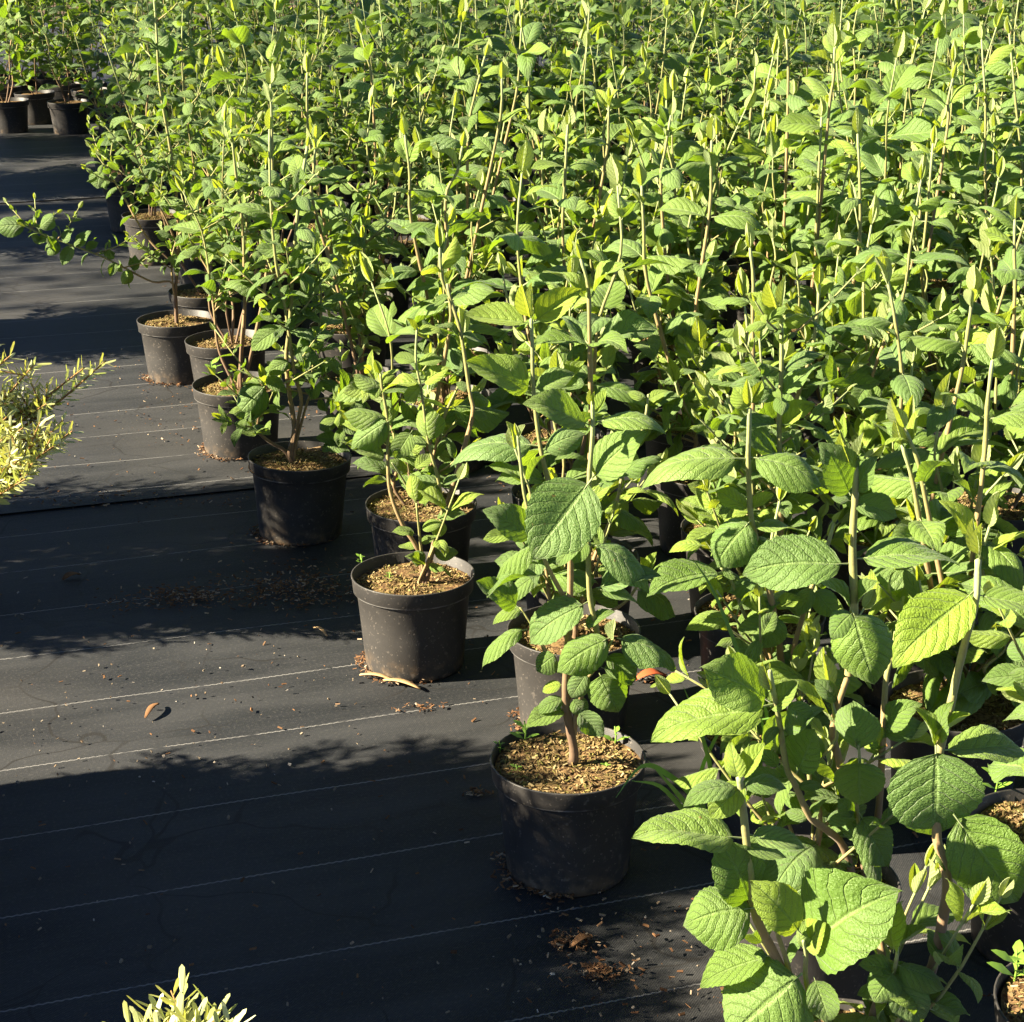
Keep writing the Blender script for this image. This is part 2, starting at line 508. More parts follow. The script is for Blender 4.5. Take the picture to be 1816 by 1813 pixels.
def mk_leaf(rg, base, d, n, L, ratio=0.62, age=0.1, kind=None, dull=None):
    lf = Leaf()
    if kind is None:
        kind = 'v' if age > 0.7 else rg.choice('mmmmaad')
    lf.kind = kind
    lf.var = rg.randrange(len(LEAF_KINDS[kind]))
    lf.mat = leaf_frame(base, d, n, L, L * ratio)
    lf.col = (min(1, max(0, age)), 0.5 * rg.random() + 0.5 * TONE[0], rg.random() ** 1.5 if dull is None else dull, 1.0)
    return lf

# ------------------------------------------------------------------ growing a shrub
def shoot(rg, leaves, path, size, gap, start=0.15, tip=True, dens=1.0, agebase=0.05, droopy=0.0, ratio=(0.39, 0.53)):
    """leaves in crossed pairs along a path of points"""
    L = [0.0]
    for a, b in zip(path, path[1:]): L.append(L[-1] + (b - a).length)
    total = L[-1]
    def pt(s):
        for i in range(len(L) - 1):
            if L[i + 1] >= s:
                f = (s - L[i]) / max(1e-6, L[i + 1] - L[i])
                return path[i].lerp(path[i + 1], f), (path[i + 1] - path[i]).normalized()
        return path[-1].copy(), (path[-1] - path[-2]).normalized()
    az = rg.uniform(0, 6.28)
    s = total * start
    while s < total - 0.022:
        p, ax = pt(s)
        f = s / total
        rem = (total - s)
        age = agebase + (0.30 * max(0.0, 1 - rem / 0.26) if size > 0.07 else 0) + 0.6 * max(0.0, 1 - rem / 0.085) ** 1.5 + rg.uniform(-0.05, 0.14)
        sz = size * (0.55 + 0.9 * f * (1.35 - f)) * rg.uniform(0.75, 1.2) * (1 - 0.55 * max(0.0, 1 - rem / 0.08))
        e = Vector((1, 0, 0)).cross(ax) if abs(ax.x) < 0.9 else Vector((0, 1, 0)).cross(ax)
        e.normalize(); e2 = ax.cross(e)
        for k in (0, 1):
            if rg.random() > dens: continue
            th = az + k * math.pi + rg.uniform(-0.35, 0.35)
            out = e * math.cos(th) + e2 * math.sin(th)
            el = R(rg.uniform(-12, 30)) - droopy + R(58) * max(0.0, 1 - rem / 0.12)
            d = out * math.cos(el) + ax * math.sin(el)
            n = ax * math.cos(el) - out * math.sin(el)
            n = n + SUN_DIR * rg.uniform(0.0, 0.35) + Vector((rg.uniform(-.35, .35), rg.uniform(-.45, .25), 0))
            leaves.append(mk_leaf(rg, p, d, n, sz, rg.uniform(*ratio) * (1 - 0.35 * max(0.0, 1 - rem / 0.10)), age))
        az += math.pi / 2 + rg.uniform(-0.3, 0.3)
        s += gap * rg.uniform(0.75, 1.25) * (1 - 0.45 * max(0.0, 1 - rem / 0.12))
    if tip:
        p, ax = pt(total)
        th = rg.uniform(0, 6.28)
        out = Vector((math.cos(th), math.sin(th), 0))
        for k in (-1, 1):
            d = (ax + out * k * rg.uniform(0.06, 0.30)).normalized()
            leaves.append(mk_leaf(rg, p - ax * 0.004, d, -out * k, size * rg.uniform(0.34, 0.56), rg.uniform(0.24, 0.34), rg.uniform(0.8, 1.0), 'b'))

def height_at(y): return 0.60 + 0.36 * min(1.0, max(0.0, (y - 2.2) / 3.2))

def grow(rg, height, nshoots, style):
    """a whole shrub in its own space, pot base at the origin; returns stems [(V, F, A)], leaves"""
    stems, leaves = [], []
    bx, by = rg.uniform(-.012, .012), rg.uniform(-.012, .012)
    for q in range(nshoots):
        V, F, A = [], [], []
        th = rg.uniform(0, 6.28) if q else rg.uniform(0, 6.28)
        lean = rg.uniform(0.02, 0.11) + 0.06 * (q > 0)
        h = height * (1.0 if q == 0 else rg.uniform(0.56, 0.97))
        base = Vector((bx + 0.012 * math.cos(th) * (q > 0), by + 0.012 * math.sin(th) * (q > 0), 0.155))
        P = [base]
        for k in range(1, 6):
            f = k / 5
            off = lean * (f ** 0.8) * h / 0.6
            P.append(Vector((base.x + math.cos(th) * off + rg.uniform(-.016, .016), base.y + math.sin(th) * off + rg.uniform(-.016, .016), 0.155 + (h - 0.155) * f)))
        path = smooth_path(P, 4)
        r0 = rg.uniform(0.0032, 0.0046)
        m = len(path)
        tube(V, F, A, path, [r0 * (1 - 0.5 * i / m) * (1.22 if i % 3 == 0 and i else 0.96) for i in range(m)], 0.0, 1.0)
        size = rg.uniform(0.112, 0.152) if style == 'tall' else rg.uniform(0.065, 0.098)
        shoot(rg, leaves, path, size, rg.uniform(0.080, 0.105) if style == 'tall' else 0.060, start=rg.uniform(0.22, 0.38) if style == 'tall' else rg.uniform(0.38, 0.5), dens=0.95)
        # twigs low on the stem
        nt = int((rg.randint(3, 5) if style == 'tall' else rg.randint(5, 7)) * (0.7 + 0.35 * height))
        for w in range(nt):
            f = rg.uniform(0.14, 0.56) if style == 'tall' else rg.uniform(0.40, 0.9)
            i = int(f * (m - 1))
            p = path[i]
            ta = rg.uniform(0, 6.28)
            up = rg.uniform(0.35, 1.3)
            d = Vector((math.cos(ta), math.sin(ta), up)).normalized()
            ln = rg.uniform(0.08, 0.22)
            tp = [p, p + d * ln * 0.5 + Vector((0, 0, 0.005)), p + d * ln + Vector((0, 0, 0.02))]
            tube(V, F, A, tp, [0.0024, 0.0019, 0.0013], 0.25 + 0.4 * f, 0.95, 5)
            shoot(rg, leaves, tp, rg.uniform(0.062, 0.104) if style == 'tall' else rg.uniform(0.048, 0.074), rg.uniform(0.042, 0.056), start=0.2, tip=rg.random() < 0.7, agebase=rg.choice((0.02, 0.05, 0.12)))
        stems.append((V, F, A))
    return stems, leaves
# ------------------------------------------------------------------ pot, soil and bark, shared by every potted shrub
def lathe(prof, n=48):
    V, F = [], []
    for r, z in prof:
        for k in range(n):
            t = 2 * math.pi * k / n
            V.append((r * math.cos(t), r * math.sin(t), z))
    for j in range(len(prof) - 1):
        for k in range(n):
            F.append((j * n + k, j * n + (k + 1) % n, (j + 1) * n + (k + 1) % n, (j + 1) * n + k))
    return V, F

def pot_mesh(k=1.0, kz=1.0):
    prof = [(0.001, 0.004), (0.080, 0.004), (0.081, 0.0), (0.0855, 0.0005), (0.0875, 0.004), (0.0885, 0.012), (0.0945, 0.080), (0.1003, 0.1445), (0.1010, 0.1455),
            (0.1058, 0.1458), (0.1068, 0.1468), (0.1088, 0.170), (0.1100, 0.1735), (0.1098, 0.1750), (0.1078, 0.1752), (0.1068, 0.1740), (0.1045, 0.150), (0.100, 0.1440), (0.001, 0.1435)]
    V, F = lathe([(r * k, z * kz) for r, z in prof])
    return mesh('pot', V, F, M_POT)
POT = pot_mesh()
INNER = 0.1045

def chips(rg, pts, lmin, lmax, flat=0.35, tilt=0.5, thin=0.34):
    """small bark boxes with uneven ends joined into one list"""
    V, F = [], []
    for p in pts:
        l = rg.uniform(lmin, lmax); w = l * rg.uniform(thin * 0.6, thin * 1.5); h = w * rg.uniform(flat * 0.6, flat * 1.4)
        a = rg.uniform(0, 6.28); b = rg.gauss(0, tilt) ; c = rg.gauss(0, tilt)
        m = Matrix.Rotation(a, 3, 'Z') @ Matrix.Rotation(b, 3, 'Y') @ Matrix.Rotation(c, 3, 'X')
        k = len(V)
        bend = rg.uniform(-.25, .25)
        for sx in (-1, 1):
            for sy in (-1, 1):
                for sz in (-1, 1):
                    q = Vector((sx * l / 2 * rg.uniform(0.75, 1.1), sy * w / 2 * rg.uniform(0.4, 1.1), sz * h / 2 + bend * h * sx * sx))
                    q = m @ q
                    V.append((p[0] + q.x, p[1] + q.y, p[2] + q.z))
        F += [(k, k + 1, k + 3, k + 2), (k + 4, k + 6, k + 7, k + 5), (k, k + 4, k + 5, k + 1), (k + 2, k + 3, k + 7, k + 6), (k, k + 2, k + 6, k + 4), (k + 1, k + 5, k + 7, k + 3)]
    return V, F

SOIL, BARK = [], []
for s in range(4):
    rg = random.Random(70 + s)
    V, F = [(0, 0, 0.166)], []
    rings, seg = 7, 36
    def soil_z(x, y): return 0.1615 + 0.006 * noise.noise((x * 22, y * 22, s * 3.0)) + 0.004 * (1 - (x * x + y * y) / 0.0109)
    for j in range(1, rings + 1):
        for k in range(seg):
            r = INNER * j / rings; t = 2 * math.pi * k / seg
            x, y = r * math.cos(t), r * math.sin(t)
            V.append((x, y, soil_z(x, y)))
    for k in range(seg): F.append((0, 1 + k, 1 + (k + 1) % seg))
    for j in range(rings - 1):
        for k in range(seg):
            a, b = 1 + j * seg + k, 1 + j * seg + (k + 1) % seg
            F.append((a, b, b + seg, a + seg))
    SOIL.append(mesh('soil', V, F, M_SOIL))
    pts = []
    for i in range(1300):
        r = (INNER - 0.004) * math.sqrt(rg.random()); t = rg.uniform(0, 6.28)
        x, y = r * math.cos(t), r * math.sin(t)
        pts.append((x, y, soil_z(x, y) + rg.uniform(0.0005, 0.0035)))
    V, F = chips(rg, pts, 0.0032, 0.0098)
    BARK.append(mesh('bark_chips', V, F, M_CHIP, False))

def potted(name, loc, rg, scale=1.0, bark=True):
    root = link(name, None, None, loc)
    root.empty_display_size = 0.05
    p = link('pot', POT, root); p.rotation_euler = (rg.gauss(0, 0.012), rg.gauss(0, 0.012), rg.uniform(0, 6.28))
    s = link('soil', SOIL[rg.randrange(4)], root); s.rotation_euler = (0, 0, rg.uniform(0, 6.28)); s.location = (0, 0, rg.uniform(-0.009, 0.003))
    if bark:
        b = link('bark_chips', BARK[rg.randrange(4)], s); tag(b, kind='stuff')
    return root

def put_stems(root, stems):
    for V, F, A in stems:
        link('stem', mesh('stem', V, F, M_STEM, attrs={'age': A}), root)

def put_leaves(root, leaves):
    inv = Matrix.Identity(4)
    for lf in leaves:
        o = bpy.data.objects.new('leaf', LEAF_KINDS[lf.kind][lf.var][0])
        o.parent = root
        o.matrix_local = lf.mat
        o.color = lf.col
        col.objects.link(o)

def join_leaves(leaves):
    VV, FF, UU, TT = [], [], [], []
    k = 0
    for lf in leaves:
        v, f, u = LEAF_KINDS[lf.kind][lf.var][1]
        m = np.array(lf.mat)
        VV.append(v @ m[:3, :3].T + m[:3, 3])
        FF += [tuple(i + k for i in q) for q in f]
        UU.append(u); TT.append(np.tile(np.array(lf.col), (len(v), 1)))
        k += len(v)
    return mesh('foliage', np.concatenate(VV), FF, M_LEAFJ, uv=np.concatenate(UU), attrs={'tint': np.concatenate(TT)})

# ------------------------------------------------------------------ where the pots stand
A_ = Vector((0.296, 0.095)); B_ = Vector((0.010, 0.385)); P1 = Vector((0.080, 2.272))
FIX = {(0, 0): (0.080, 2.272), (0, 1): (0.102, 2.727), (0, 2): (0.122, 3.061), (0, 3): (0.110, 3.423), (-1, 2): (-0.175, 2.972), (-1, 3): (-0.180, 3.348),
       (-2, 4): (-0.456, 3.647), (-2, 6): (-0.362, 4.27), (-3, 6): (-0.664, 4.219), (-4, 8): (-0.926, 4.883), (-4, 9): (-0.904, 5.236),
       (1, -2): (0.352, 1.590), (1, -1): (0.369, 1.947), (1, 0): (0.379, 2.366), (1, 1): (0.415, 2.798), (1, 2): (0.432, 3.210), (1, 3): (0.400, 3.556),
       (2, -2): (0.647, 1.689), (2, -1): (0.702, 2.072), (2, 0): (0.672, 2.460)}
GAPS = {(-8, 19), (-8, 20), (-9, 20), (-9, 21), (-7, 16), (-7, 17), (-8, 18), (-2, 5), (-3, 8), (-1, 4)}
spots = {}
for i in range(-14, 16):
    for j in range(-6, 34):
        if j < -2 * i + (2 if i <= -5 else 0) or (i, j) in GAPS: continue
        rg = random.Random(i * 977 + j * 31 + 5)
        if (i, j) in FIX: x, y = FIX[(i, j)]
        else:
            q = P1 + A_ * i + B_ * j
            x, y = q.x + rg.gauss(0, 0.016 + 0.003 * max(0, j - 6)), q.y + rg.gauss(0, 0.02 + 0.003 * max(0, j - 6))
        if y < 1.55 or y > 12.4: continue
        u, v = proj((x, y, 0.4))
        mar = 0.20 * F_PX / y
        if -mar < u < 1816 + mar and proj((x, y, 0.85))[1] < 1830 and proj((x, y, 1.1))[0] > -200:
            spots[(i, j)] = (x, y)

# ------------------------------------------------------------------ shrubs drawn leaf by leaf: points are read off the photograph, depth comes from the pot
def fr(ox, oy, s): return lambda x, y: (ox + x / s, oy + y / s)
FULL = fr(0, 0, 1.0); Z8 = fr(1116, 1113, 2.59); Z6 = fr(1150, 600, 2.722); Z4 = fr(300, 500, 2.417); Z5 = fr(780, 500, 2.417); Z3 = fr(1150, 0, 2.722)

HERO = {
 (0, 0): dict(stems=[(FULL, [(1018, 1335), (1010, 1290), (1003, 1240), (1006, 1160), (1011, 1060), (1012, 966)], -0.02, 0.0075, 0.0, 0.35),
                     (FULL, [(1016, 1300), (1030, 1230), (1056, 1160), (1058, 1115), (1046, 1058), (1043, 955), (1045, 852), (1051, 769), (1051, 712)], -0.06, 0.0050, 0.3, 1.0),
                     (FULL, [(1011, 1075), (985, 1032), (962, 984), (940, 915), (929, 872), (921, 802), (918, 770)], 0.0, 0.0035, 0.45, 1.0),
                     (FULL, [(1008, 1240), (1048, 1195), (1072, 1162), (1086, 1135)], -0.05, 0.0030, 0.3, 0.9),
                     (FULL, [(1003, 1200), (965, 1150), (940, 1105), (922, 1078)], 0.02, 0.0028, 0.3, 0.8)],
   leaves=[(FULL, [(1048, 852, 944, 988, .72, .12, 'm'), (1050, 848, 1140, 760, .62, .18, 'm'), (1058, 860, 1112, 838, .5, .0), (1044, 752, 932, 712, .40, .25, 'm'),
     (1058, 748, 1176, 728, .26, .22, 'a'), (1056, 735, 1082, 690, .34, .6, 'v'), (1050, 722, 1049, 688, .25, 1, 'b'), (1053, 722, 1056, 692, .25, .9, 'b'),
     (946, 952, 860, 903, .55, .05, 'm'), (950, 968, 862, 1006, .30, .08), (1050, 966, 1176, 1000, .36, .12, 'a'), (1060, 1042, 1168, 1012, .42, .0), (1062, 1045, 1134, 1064, .42, .1),
     (962, 1018, 862, 1044, .30, .02), (920, 1076, 848, 1028, .60, .06), (928, 1078, 868, 1092, .42, .3), (1040, 1068, 922, 1138, .50, .0, 'm'), (932, 1116, 836, 1140, .26, .12),
     (1079, 1132, 982, 1184, .60, .05, 'd'), (1098, 1132, 1217, 1166, .42, .04, 'd'), (1086, 1138, 1090, 1094, .3, .9, 'v'), (985, 1162, 946, 1190, .9, .0, 'd'), (1064, 1196, 1102, 1274, .78, .05, 'd'),
     (1042, 1192, 1008, 1244, .60, .03), (1004, 1260, 931, 1284, .42, .15), (1002, 1238, 948, 1256, .52, .1), (998, 1214, 955, 1220, .5, .55), (1016, 1240, 1041, 1270, .85, .0, 'd'),
     (1024, 1262, 1072, 1307, .6, .0), (1068, 1184, 1134, 1202, .5, .0), (1030, 950, 985, 1005, .5, .1), (918, 775, 912, 748, .3, .95, 'b'), (920, 778, 932, 752, .3, .8, 'v'),
     (1043, 960, 1015, 1000, .6, .0), (1075, 1160, 1128, 1215, .5, .0), (1036, 1110, 1090, 1085, .45, .1)])]),
 (1, -2): dict(stems=[(Z8, [(900, 2050), (760, 1720), (690, 1550), (600, 1370), (570, 1270), (540, 1000), (515, 760), (505, 690)], -0.02, 0.0062, 0.0, 1.0),
                      (Z8, [(1000, 2050), (1130, 1760), (1160, 1560), (1152, 1440), (1140, 1330), (1100, 1230)], 0.06, 0.0056, 0.0, 0.6),
                      (Z8, [(1080, 2050), (1300, 1760), (1395, 1550), (1440, 1340), (1462, 1180), (1440, 1060), (1412, 960), (1415, 760), (1425, 575), (1450, 470), (1482, 330), (1510, 200), (1555, 20), (1585, -90), (1598, -180), (1602, -310)], 0.10, 0.0062, 0.0, 1.0),
                      (Z8, [(760, 1720), (725, 1540), (680, 1400), (690, 1340)], -0.02, 0.0034, 0.4, 0.8),
                      (Z8, [(900, 1900), (815, 1640), (812, 1500), (800, 1440)], -0.04, 0.0032, 0.5, 1.0),
                      (Z8, [(1160, 1720), (1200, 1620), (1225, 1540), (1232, 1470)], -0.02, 0.0030, 0.5, 1.0)],
   leaves=[(Z8, [(505, 700, 462, 525, .50, .55, 'm'), (515, 695, 655, 525, .40, .55, 'v'), (538, 708, 362, 882, .52, .5, 'm'), (520, 725, 712, 690, .42, .05), (505, 730, 255, 732, .34, .1),
     (505, 962, 16, 925, .40, .22, 'm'), (560, 950, 808, 1012, .45, .2, 'm'), (508, 1000, 738, 1040, .50, .25, 'm'), (566, 1288, 238, 1335, .86, .14, 'd'), (560, 1275, 435, 990, .62, .02), (566, 1250, 645, 1045, .5, .08),
     (790, 1405, 584, 1170, .52, .5, 'm'), (800, 1470, 900, 1362, 1.0, .62, 'm'), (808, 1500, 1186, 1180, .78, .12, 'm'), (652, 1500, 325, 1640, .40, .18, 'm'), (786, 1598, 430, 1890, .98, .12, 'd'),
     (850, 1610, 930, 1830, .6, .0), (1212, 1490, 1212, 1275, .45, .4, 'm'), (1238, 1462, 1388, 1392, .30, .25, 'v'), (1235, 1550, 1470, 1640, .45, .05, 'd'), (1212, 1572, 1056, 1540, .62, .0), (1212, 1585, 1115, 1725, .92, .05, 'd'),
     (1222, 1610, 1350, 1830, .62, .06), (1195, 1620, 1045, 1660, .5, .2), (1200, 1690, 1136, 1815, .30, .5, 'v'), (1290, 1630, 1395, 1730, .32, .0), (800, 1480, 770, 1380, .5, .3), (1100, 1790, 900, 1850, .3, .2),
     (1410, 548, 1412, 988, .88, .04, 'm'), (1418, 545, 1308, 358, .36, .35, 'v'), (1430, 535, 1432, 345, .34, .2, 'm'), (1398, 505, 1592, 418, .24, .4, 'v'), (1452, 560, 1850, 560, .36, .18, 'm'),
     (1500, 870, 1800, 1285, .60, .02, 'm'), (1530, 1095, 1692, 1296, .5, .0), (1480, 1130, 1420, 1010, .4, .0)]),
     (Z6, [(1595, 1055, 1578, 850, .26, .95, 'b'), (1600, 1055, 1632, 872, .28, 1.0, 'b'), (1568, 1222, 1180, 1572, .52, .6, 'm'), (1600, 1240, 1905, 1320, .40, .15, 'm')])]),
 (1, -1): dict(stems=[(Z8, [(1060, 1150), (985, 1010), (900, 925), (830, 870), (765, 730), (722, 640), (692, 450), (664, 300), (645, 200)], -0.10, 0.0052, 0.1, 1.0),
                      (Z8, [(1105, 1150), (1080, 1060), (1030, 850), (960, 600), (935, 480), (960, 350), (1000, 235)], 0.03, 0.0066, 0.0, 0.5),
                      (Z6, [(968, 1625), (992, 1310), (985, 1000), (998, 760), (1000, 640), (990, 560)], 0.0, 0.0055, 0.5, 1.0),
                      (Z8, [(1095, 1140), (1060, 950), (1045, 800), (1058, 640), (1054, 540)], -0.06, 0.0030, 0.4, 1.0),
                      (Z8, [(1100, 1150), (1140, 900), (1160, 600), (1168, 420), (1180, 230), (1210, 120), (1225, 20)], 0.10, 0.0050, 0.0, 0.9)],
   leaves=[(Z8, [(642, 335, 345, 178, .62, .22, 'm'), (642, 352, 82, 482, .42, .2, 'm'), (640, 385, 802, 235, .46, .22, 'v'), (655, 300, 625, 140, .24, .95, 'b'), (662, 300, 660, 150, .22, 1.0, 'b'),
     (770, 665, 885, 446, .70, .05, 'v'), (720, 690, 535, 705, .42, .02), (690, 640, 600, 560, .5, .1), (1055, 615, 1062, 845, .96, .25, 'd'), (1050, 560, 995, 378, .92, .0, 'd'), (1054, 560, 1052, 498, .3, 1.0, 'b'),
     (1060, 855, 1190, 1105, .60, .04, 'm'), (905, 890, 1014, 830, .6, .0), (990, 795, 796, 778, .26, .05), (1042, 1135, 660, 1010, .62, .0, 'd'), (1060, 1030, 972, 1030, .5, .1), (720, 355, 868, 450, .62, .05),
     (700, 480, 880, 360, .55, .0), (960, 345, 860, 240, .5, .05), (1000, 620, 1100, 590, .4, .45), (900, 600, 840, 480, .5, .1), (765, 735, 900, 700, .4, .05), (830, 870, 900, 790, .5, .1), (830, 880, 720, 830, .5, .12), (690, 450, 600, 520, .4, .15), (1040, 880, 960, 790, .5, .05), (1130, 560, 1175, 535, .4, .6), (1165, 500, 1300, 400, .7, .0), (1160, 560, 1090, 430, .6, .15), (1160, 470, 1310, 330, .6, .02)]),
     (Z6, [(990, 1325, 1090, 1700, .72, .0, 'd'), (985, 1325, 862, 1445, .85, .0, 'd'), (965, 1085, 445, 1105, .42, .0, 'm'), (1000, 1062, 1506, 1040, .38, .0, 'm'), (982, 1288, 826, 1148, .32, .05, 'm'), (1000, 1288, 1114, 1162, .26, .2, 'v'),
     (985, 795, 1214, 850, .50, .05, 'm'), (975, 785, 884, 762, .5, .05), (975, 752, 838, 505, .60, .02, 'm'), (998, 752, 1088, 565, .62, .08, 'm'), (985, 625, 942, 436, .24, .95, 'b'), (998, 625, 1054, 446, .24, .95, 'b'), (975, 1000, 950, 940, .4, .5)])]),
 (1, 0): dict(stems=[(Z6, [(650, 1800), (632, 1480), (600, 1300), (560, 1110), (515, 950), (492, 830), (482, 600), (485, 470), (488, 340)], -0.06, 0.0056, 0.1, 1.0),
                     (Z6, [(640, 1780), (700, 1500), (790, 1200), (830, 1100), (880, 950), (900, 860)], 0.02, 0.0045, 0.1, 1.0),
                     (Z6, [(630, 1800), (560, 1500), (470, 1350), (390, 1150), (350, 1110)], -0.02, 0.0036, 0.1, 0.9)],
   leaves=[(Z6, [(462, 578, -60, 562, .34, .2, 'a'), (492, 572, 860, 640, .40, .22, 'a'), (486, 335, 425, 235, .85, .6, 'd'), (495, 320, 552, 200, .5, .6, 'v'), (486, 330, 480, 180, .3, .9, 'b'),
     (488, 885, 292, 1110, .72, .0, 'd'), (482, 828, 326, 732, .42, .45, 'm'), (490, 826, 612, 752, .38, .5, 'v'), (505, 915, 762, 925, .30, .25, 'm'), (600, 1300, 450, 1268, .5, .42, 'm'), (606, 1302, 735, 1246, .5, .45, 'm'),
     (615, 1335, 535, 1510, .85, .0, 'd'), (622, 1380, 430, 1400, .6, .3), (570, 1182, 370, 1188, .42, .03), (348, 1128, -10, 1205, .35, .1, 'm'), (355, 1120, 460, 1150, .4, .1), (270, 1000, 92, 976, .3, .6), (520, 960, 640, 1080, .5, .0),
     (560, 1110, 700, 1110, .4, .0), (830, 1110, 900, 1230, .5, .1), (790, 1200, 720, 1340, .55, .05), (800, 1210, 920, 1360, .6, .0), (900, 870, 870, 960, .4, .9, 'b'), (895, 900, 945, 830, .3, .9, 'b'), (700, 1490, 840, 1560, .5, .0), (690, 1500, 560, 1600, .5, .0), (640, 1600, 760, 1650, .5, .1), (620, 1600, 500, 1620, .5, .1)])]),
 (1, 1): dict(stems=[(FULL, [(1372, 1080), (1384, 980), (1384, 880), (1382, 760), (1386, 650), (1386, 575)], -0.04, 0.0056, 0.2, 1.0),
                     (FULL, [(1360, 1085), (1330, 960), (1335, 880), (1328, 800)], 0.02, 0.004, 0.2, 1.0)],
   leaves=[(Z3, [(645, 1555, 495, 1412, .55, .55, 'm'), (650, 1555, 795, 1518, .50, .55, 'd'), (630, 1500, 592, 1330, .26, 1, 'b'), (645, 1490, 668, 1325, .26, .95, 'b')]),
     (FULL, [(1384, 700, 1300, 665, .4, .1), (1384, 700, 1460, 640, .4, .2), (1382, 760, 1450, 712, .38, .65, 'v'), (1384, 810, 1310, 770, .4, .1), (1384, 905, 1450, 878, .5, .5), (1384, 905, 1320, 925, .5, .4), (1384, 960, 1450, 1010, .5, .0), (1380, 960, 1310, 1000, .5, .0), (1335, 880, 1270, 900, .5, .1), (1328, 800, 1300, 740, .4, .6, 'v'), (1330, 810, 1370, 770, .4, .6), (1375, 1030, 1430, 1060, .6, .0), (1370, 1040, 1320, 1075, .6, .1)])], auto=0.05),
 (0, 1): dict(stems=[(FULL, [(1020, 1105), (1004, 985), (985, 910), (970, 845), (957, 785), (946, 690), (944, 610), (942, 566)], 0.0, 0.0052, 0.15, 1.0),
                     (FULL, [(1022, 1105), (1050, 1000), (1090, 905), (1105, 840), (1140, 760), (1150, 700)], 0.10, 0.0038, 0.1, 0.9),
                     (FULL, [(1022, 1108), (1100, 1075), (1130, 1040), (1146, 1020)], -0.04, 0.0030, 0.3, 0.9)],
   leaves=[(FULL, [(942, 566, 934, 494, .26, 1, 'b'), (946, 566, 946, 498, .24, .95, 'b'), (938, 572, 820, 570, .36, .45, 'v'), (948, 570, 1036, 510, .46, .45, 'v'), (944, 690, 830, 636, .52, .25, 'm'), (948, 690, 1020, 660, .5, .2, 'm'), (945, 688, 905, 672, .3, .2, 'a'),
     (955, 790, 786, 772, .34, .06, 'a'), (962, 800, 1030, 760, .55, .05), (968, 850, 880, 838, .4, .1), (972, 850, 900, 900, .3, .5, 'a'), (1000, 970, 940, 1000, .5, .0), (1000, 985, 1050, 1010, .5, .05), (1060, 990, 1110, 1000, .45, .1),
     (1146, 1024, 1128, 985, .4, .7, 'v'), (1146, 1024, 1174, 978, .34, .6, 'v'), (1140, 1030, 1262, 1012, .34, .12, 'm'), (1130, 1045, 1216, 1080, .42, .0), (1100, 1075, 1050, 1040, .5, .0), (1105, 840, 1160, 800, .4, .1), (1100, 850, 1060, 800, .4, .1), (1148, 710, 1120, 690, .5, .3), (1148, 710, 1185, 690, .5, .3), (1090, 905, 1150, 925, .4, .02), (1040, 1060, 985, 1085, .5, .05)])]),
 (-1, 2): dict(stems=[(Z4, [(1092, 1255), (1065, 1150), (1000, 1040), (948, 900), (937, 750), (937, 600), (912, 450), (906, 395)], 0.0, 0.0045, 0.1, 0.9),
                      (Z4, [(1090, 1250), (1075, 1100), (1060, 950)], -0.03, 0.0034, 0.3, 0.9),
                      (Z4, [(1096, 1250), (1140, 1100), (1200, 930), (1268, 700), (1302, 560), (1288, 470), (1250, 220), (1205, 70), (1192, 10)], 0.05, 0.0052, 0.0, 0.9),
                      (Z4, [(1100, 1230), (1168, 1010), (1160, 880), (1110, 680), (1082, 470), (1058, 340), (1062, 200)], -0.03, 0.0036, 0.5, 1.0),
                      (Z4, [(1060, 950), (1010, 860), (985, 820), (955, 775)], -0.03, 0.0024, 0.6, 1.0)],
   leaves=[(Z4, [(932, 757, 793, 712, .45, .25, 'm'), (935, 600, 750, 712, .55, .2, 'd'), (930, 590, 755, 540, .5, .15), (1118, 682, 1082, 552, .85, .3, 'd'), (936, 608, 932, 535, .7, .65, 'd'), (932, 612, 826, 628, .34, .6), (1075, 430, 905, 455, .36, .5, 'm'), (1085, 432, 1198, 366, .5, .5, 'm'),
     (908, 462, 792, 386, .5, .2), (906, 430, 960, 390, .5, .55), (1058, 942, 1028, 838, .7, .6, 'd'), (1066, 942, 1116, 932, .6, .65), (1055, 1080, 960, 1058, .42, .3), (1076, 1062, 1165, 1018, .5, .4), (1142, 1002, 1268, 990, .45, .25), (1075, 1120, 1148, 1088, .5, .25), (1060, 1140, 980, 1130, .45, .35), (1132, 1160, 1238, 1146, .6, .1, 'd'), (1078, 1150, 1058, 1228, .7, .15, 'd'),
     (1160, 862, 1000, 826, .42, .05), (1168, 872, 1284, 824, .32, .1), (1050, 802, 1132, 738, .5, .35), (1110, 690, 1000, 690, .4, .2), (1040, 640, 965, 765, .6, .25), (1085, 440, 1010, 520, .45, .3), (1062, 340, 960, 320, .42, .3), (1062, 345, 1180, 330, .42, .35), (1060, 210, 1010, 150, .4, .6, 'v'), (1062, 210, 1180, 215, .4, .5), (1290, 480, 1400, 520, .5, .2), (1300, 560, 1370, 580, .6, .2), (1290, 470, 1230, 430, .5, .15), (1252, 220, 1350, 260, .4, .1), (1250, 230, 1150, 180, .4, .2), (1205, 70, 1290, 40, .4, .2), (1200, 60, 1130, 100, .4, .15), (1192, 15, 1220, -60, .4, .6, 'v'), (937, 750, 1010, 690, .5, .1), (906, 395, 880, 330, .5, .5, 'v'), (912, 440, 840, 500, .5, .3), (1160, 870, 1100, 930, .4, .3)])]),
 (-2, 4): dict(stems=[(FULL, [(514, 803), (522, 760), (512, 690), (508, 630), (514, 575), (520, 470), (530, 360), (545, 260)], 0.0, 0.0062, 0.0, 1.0),
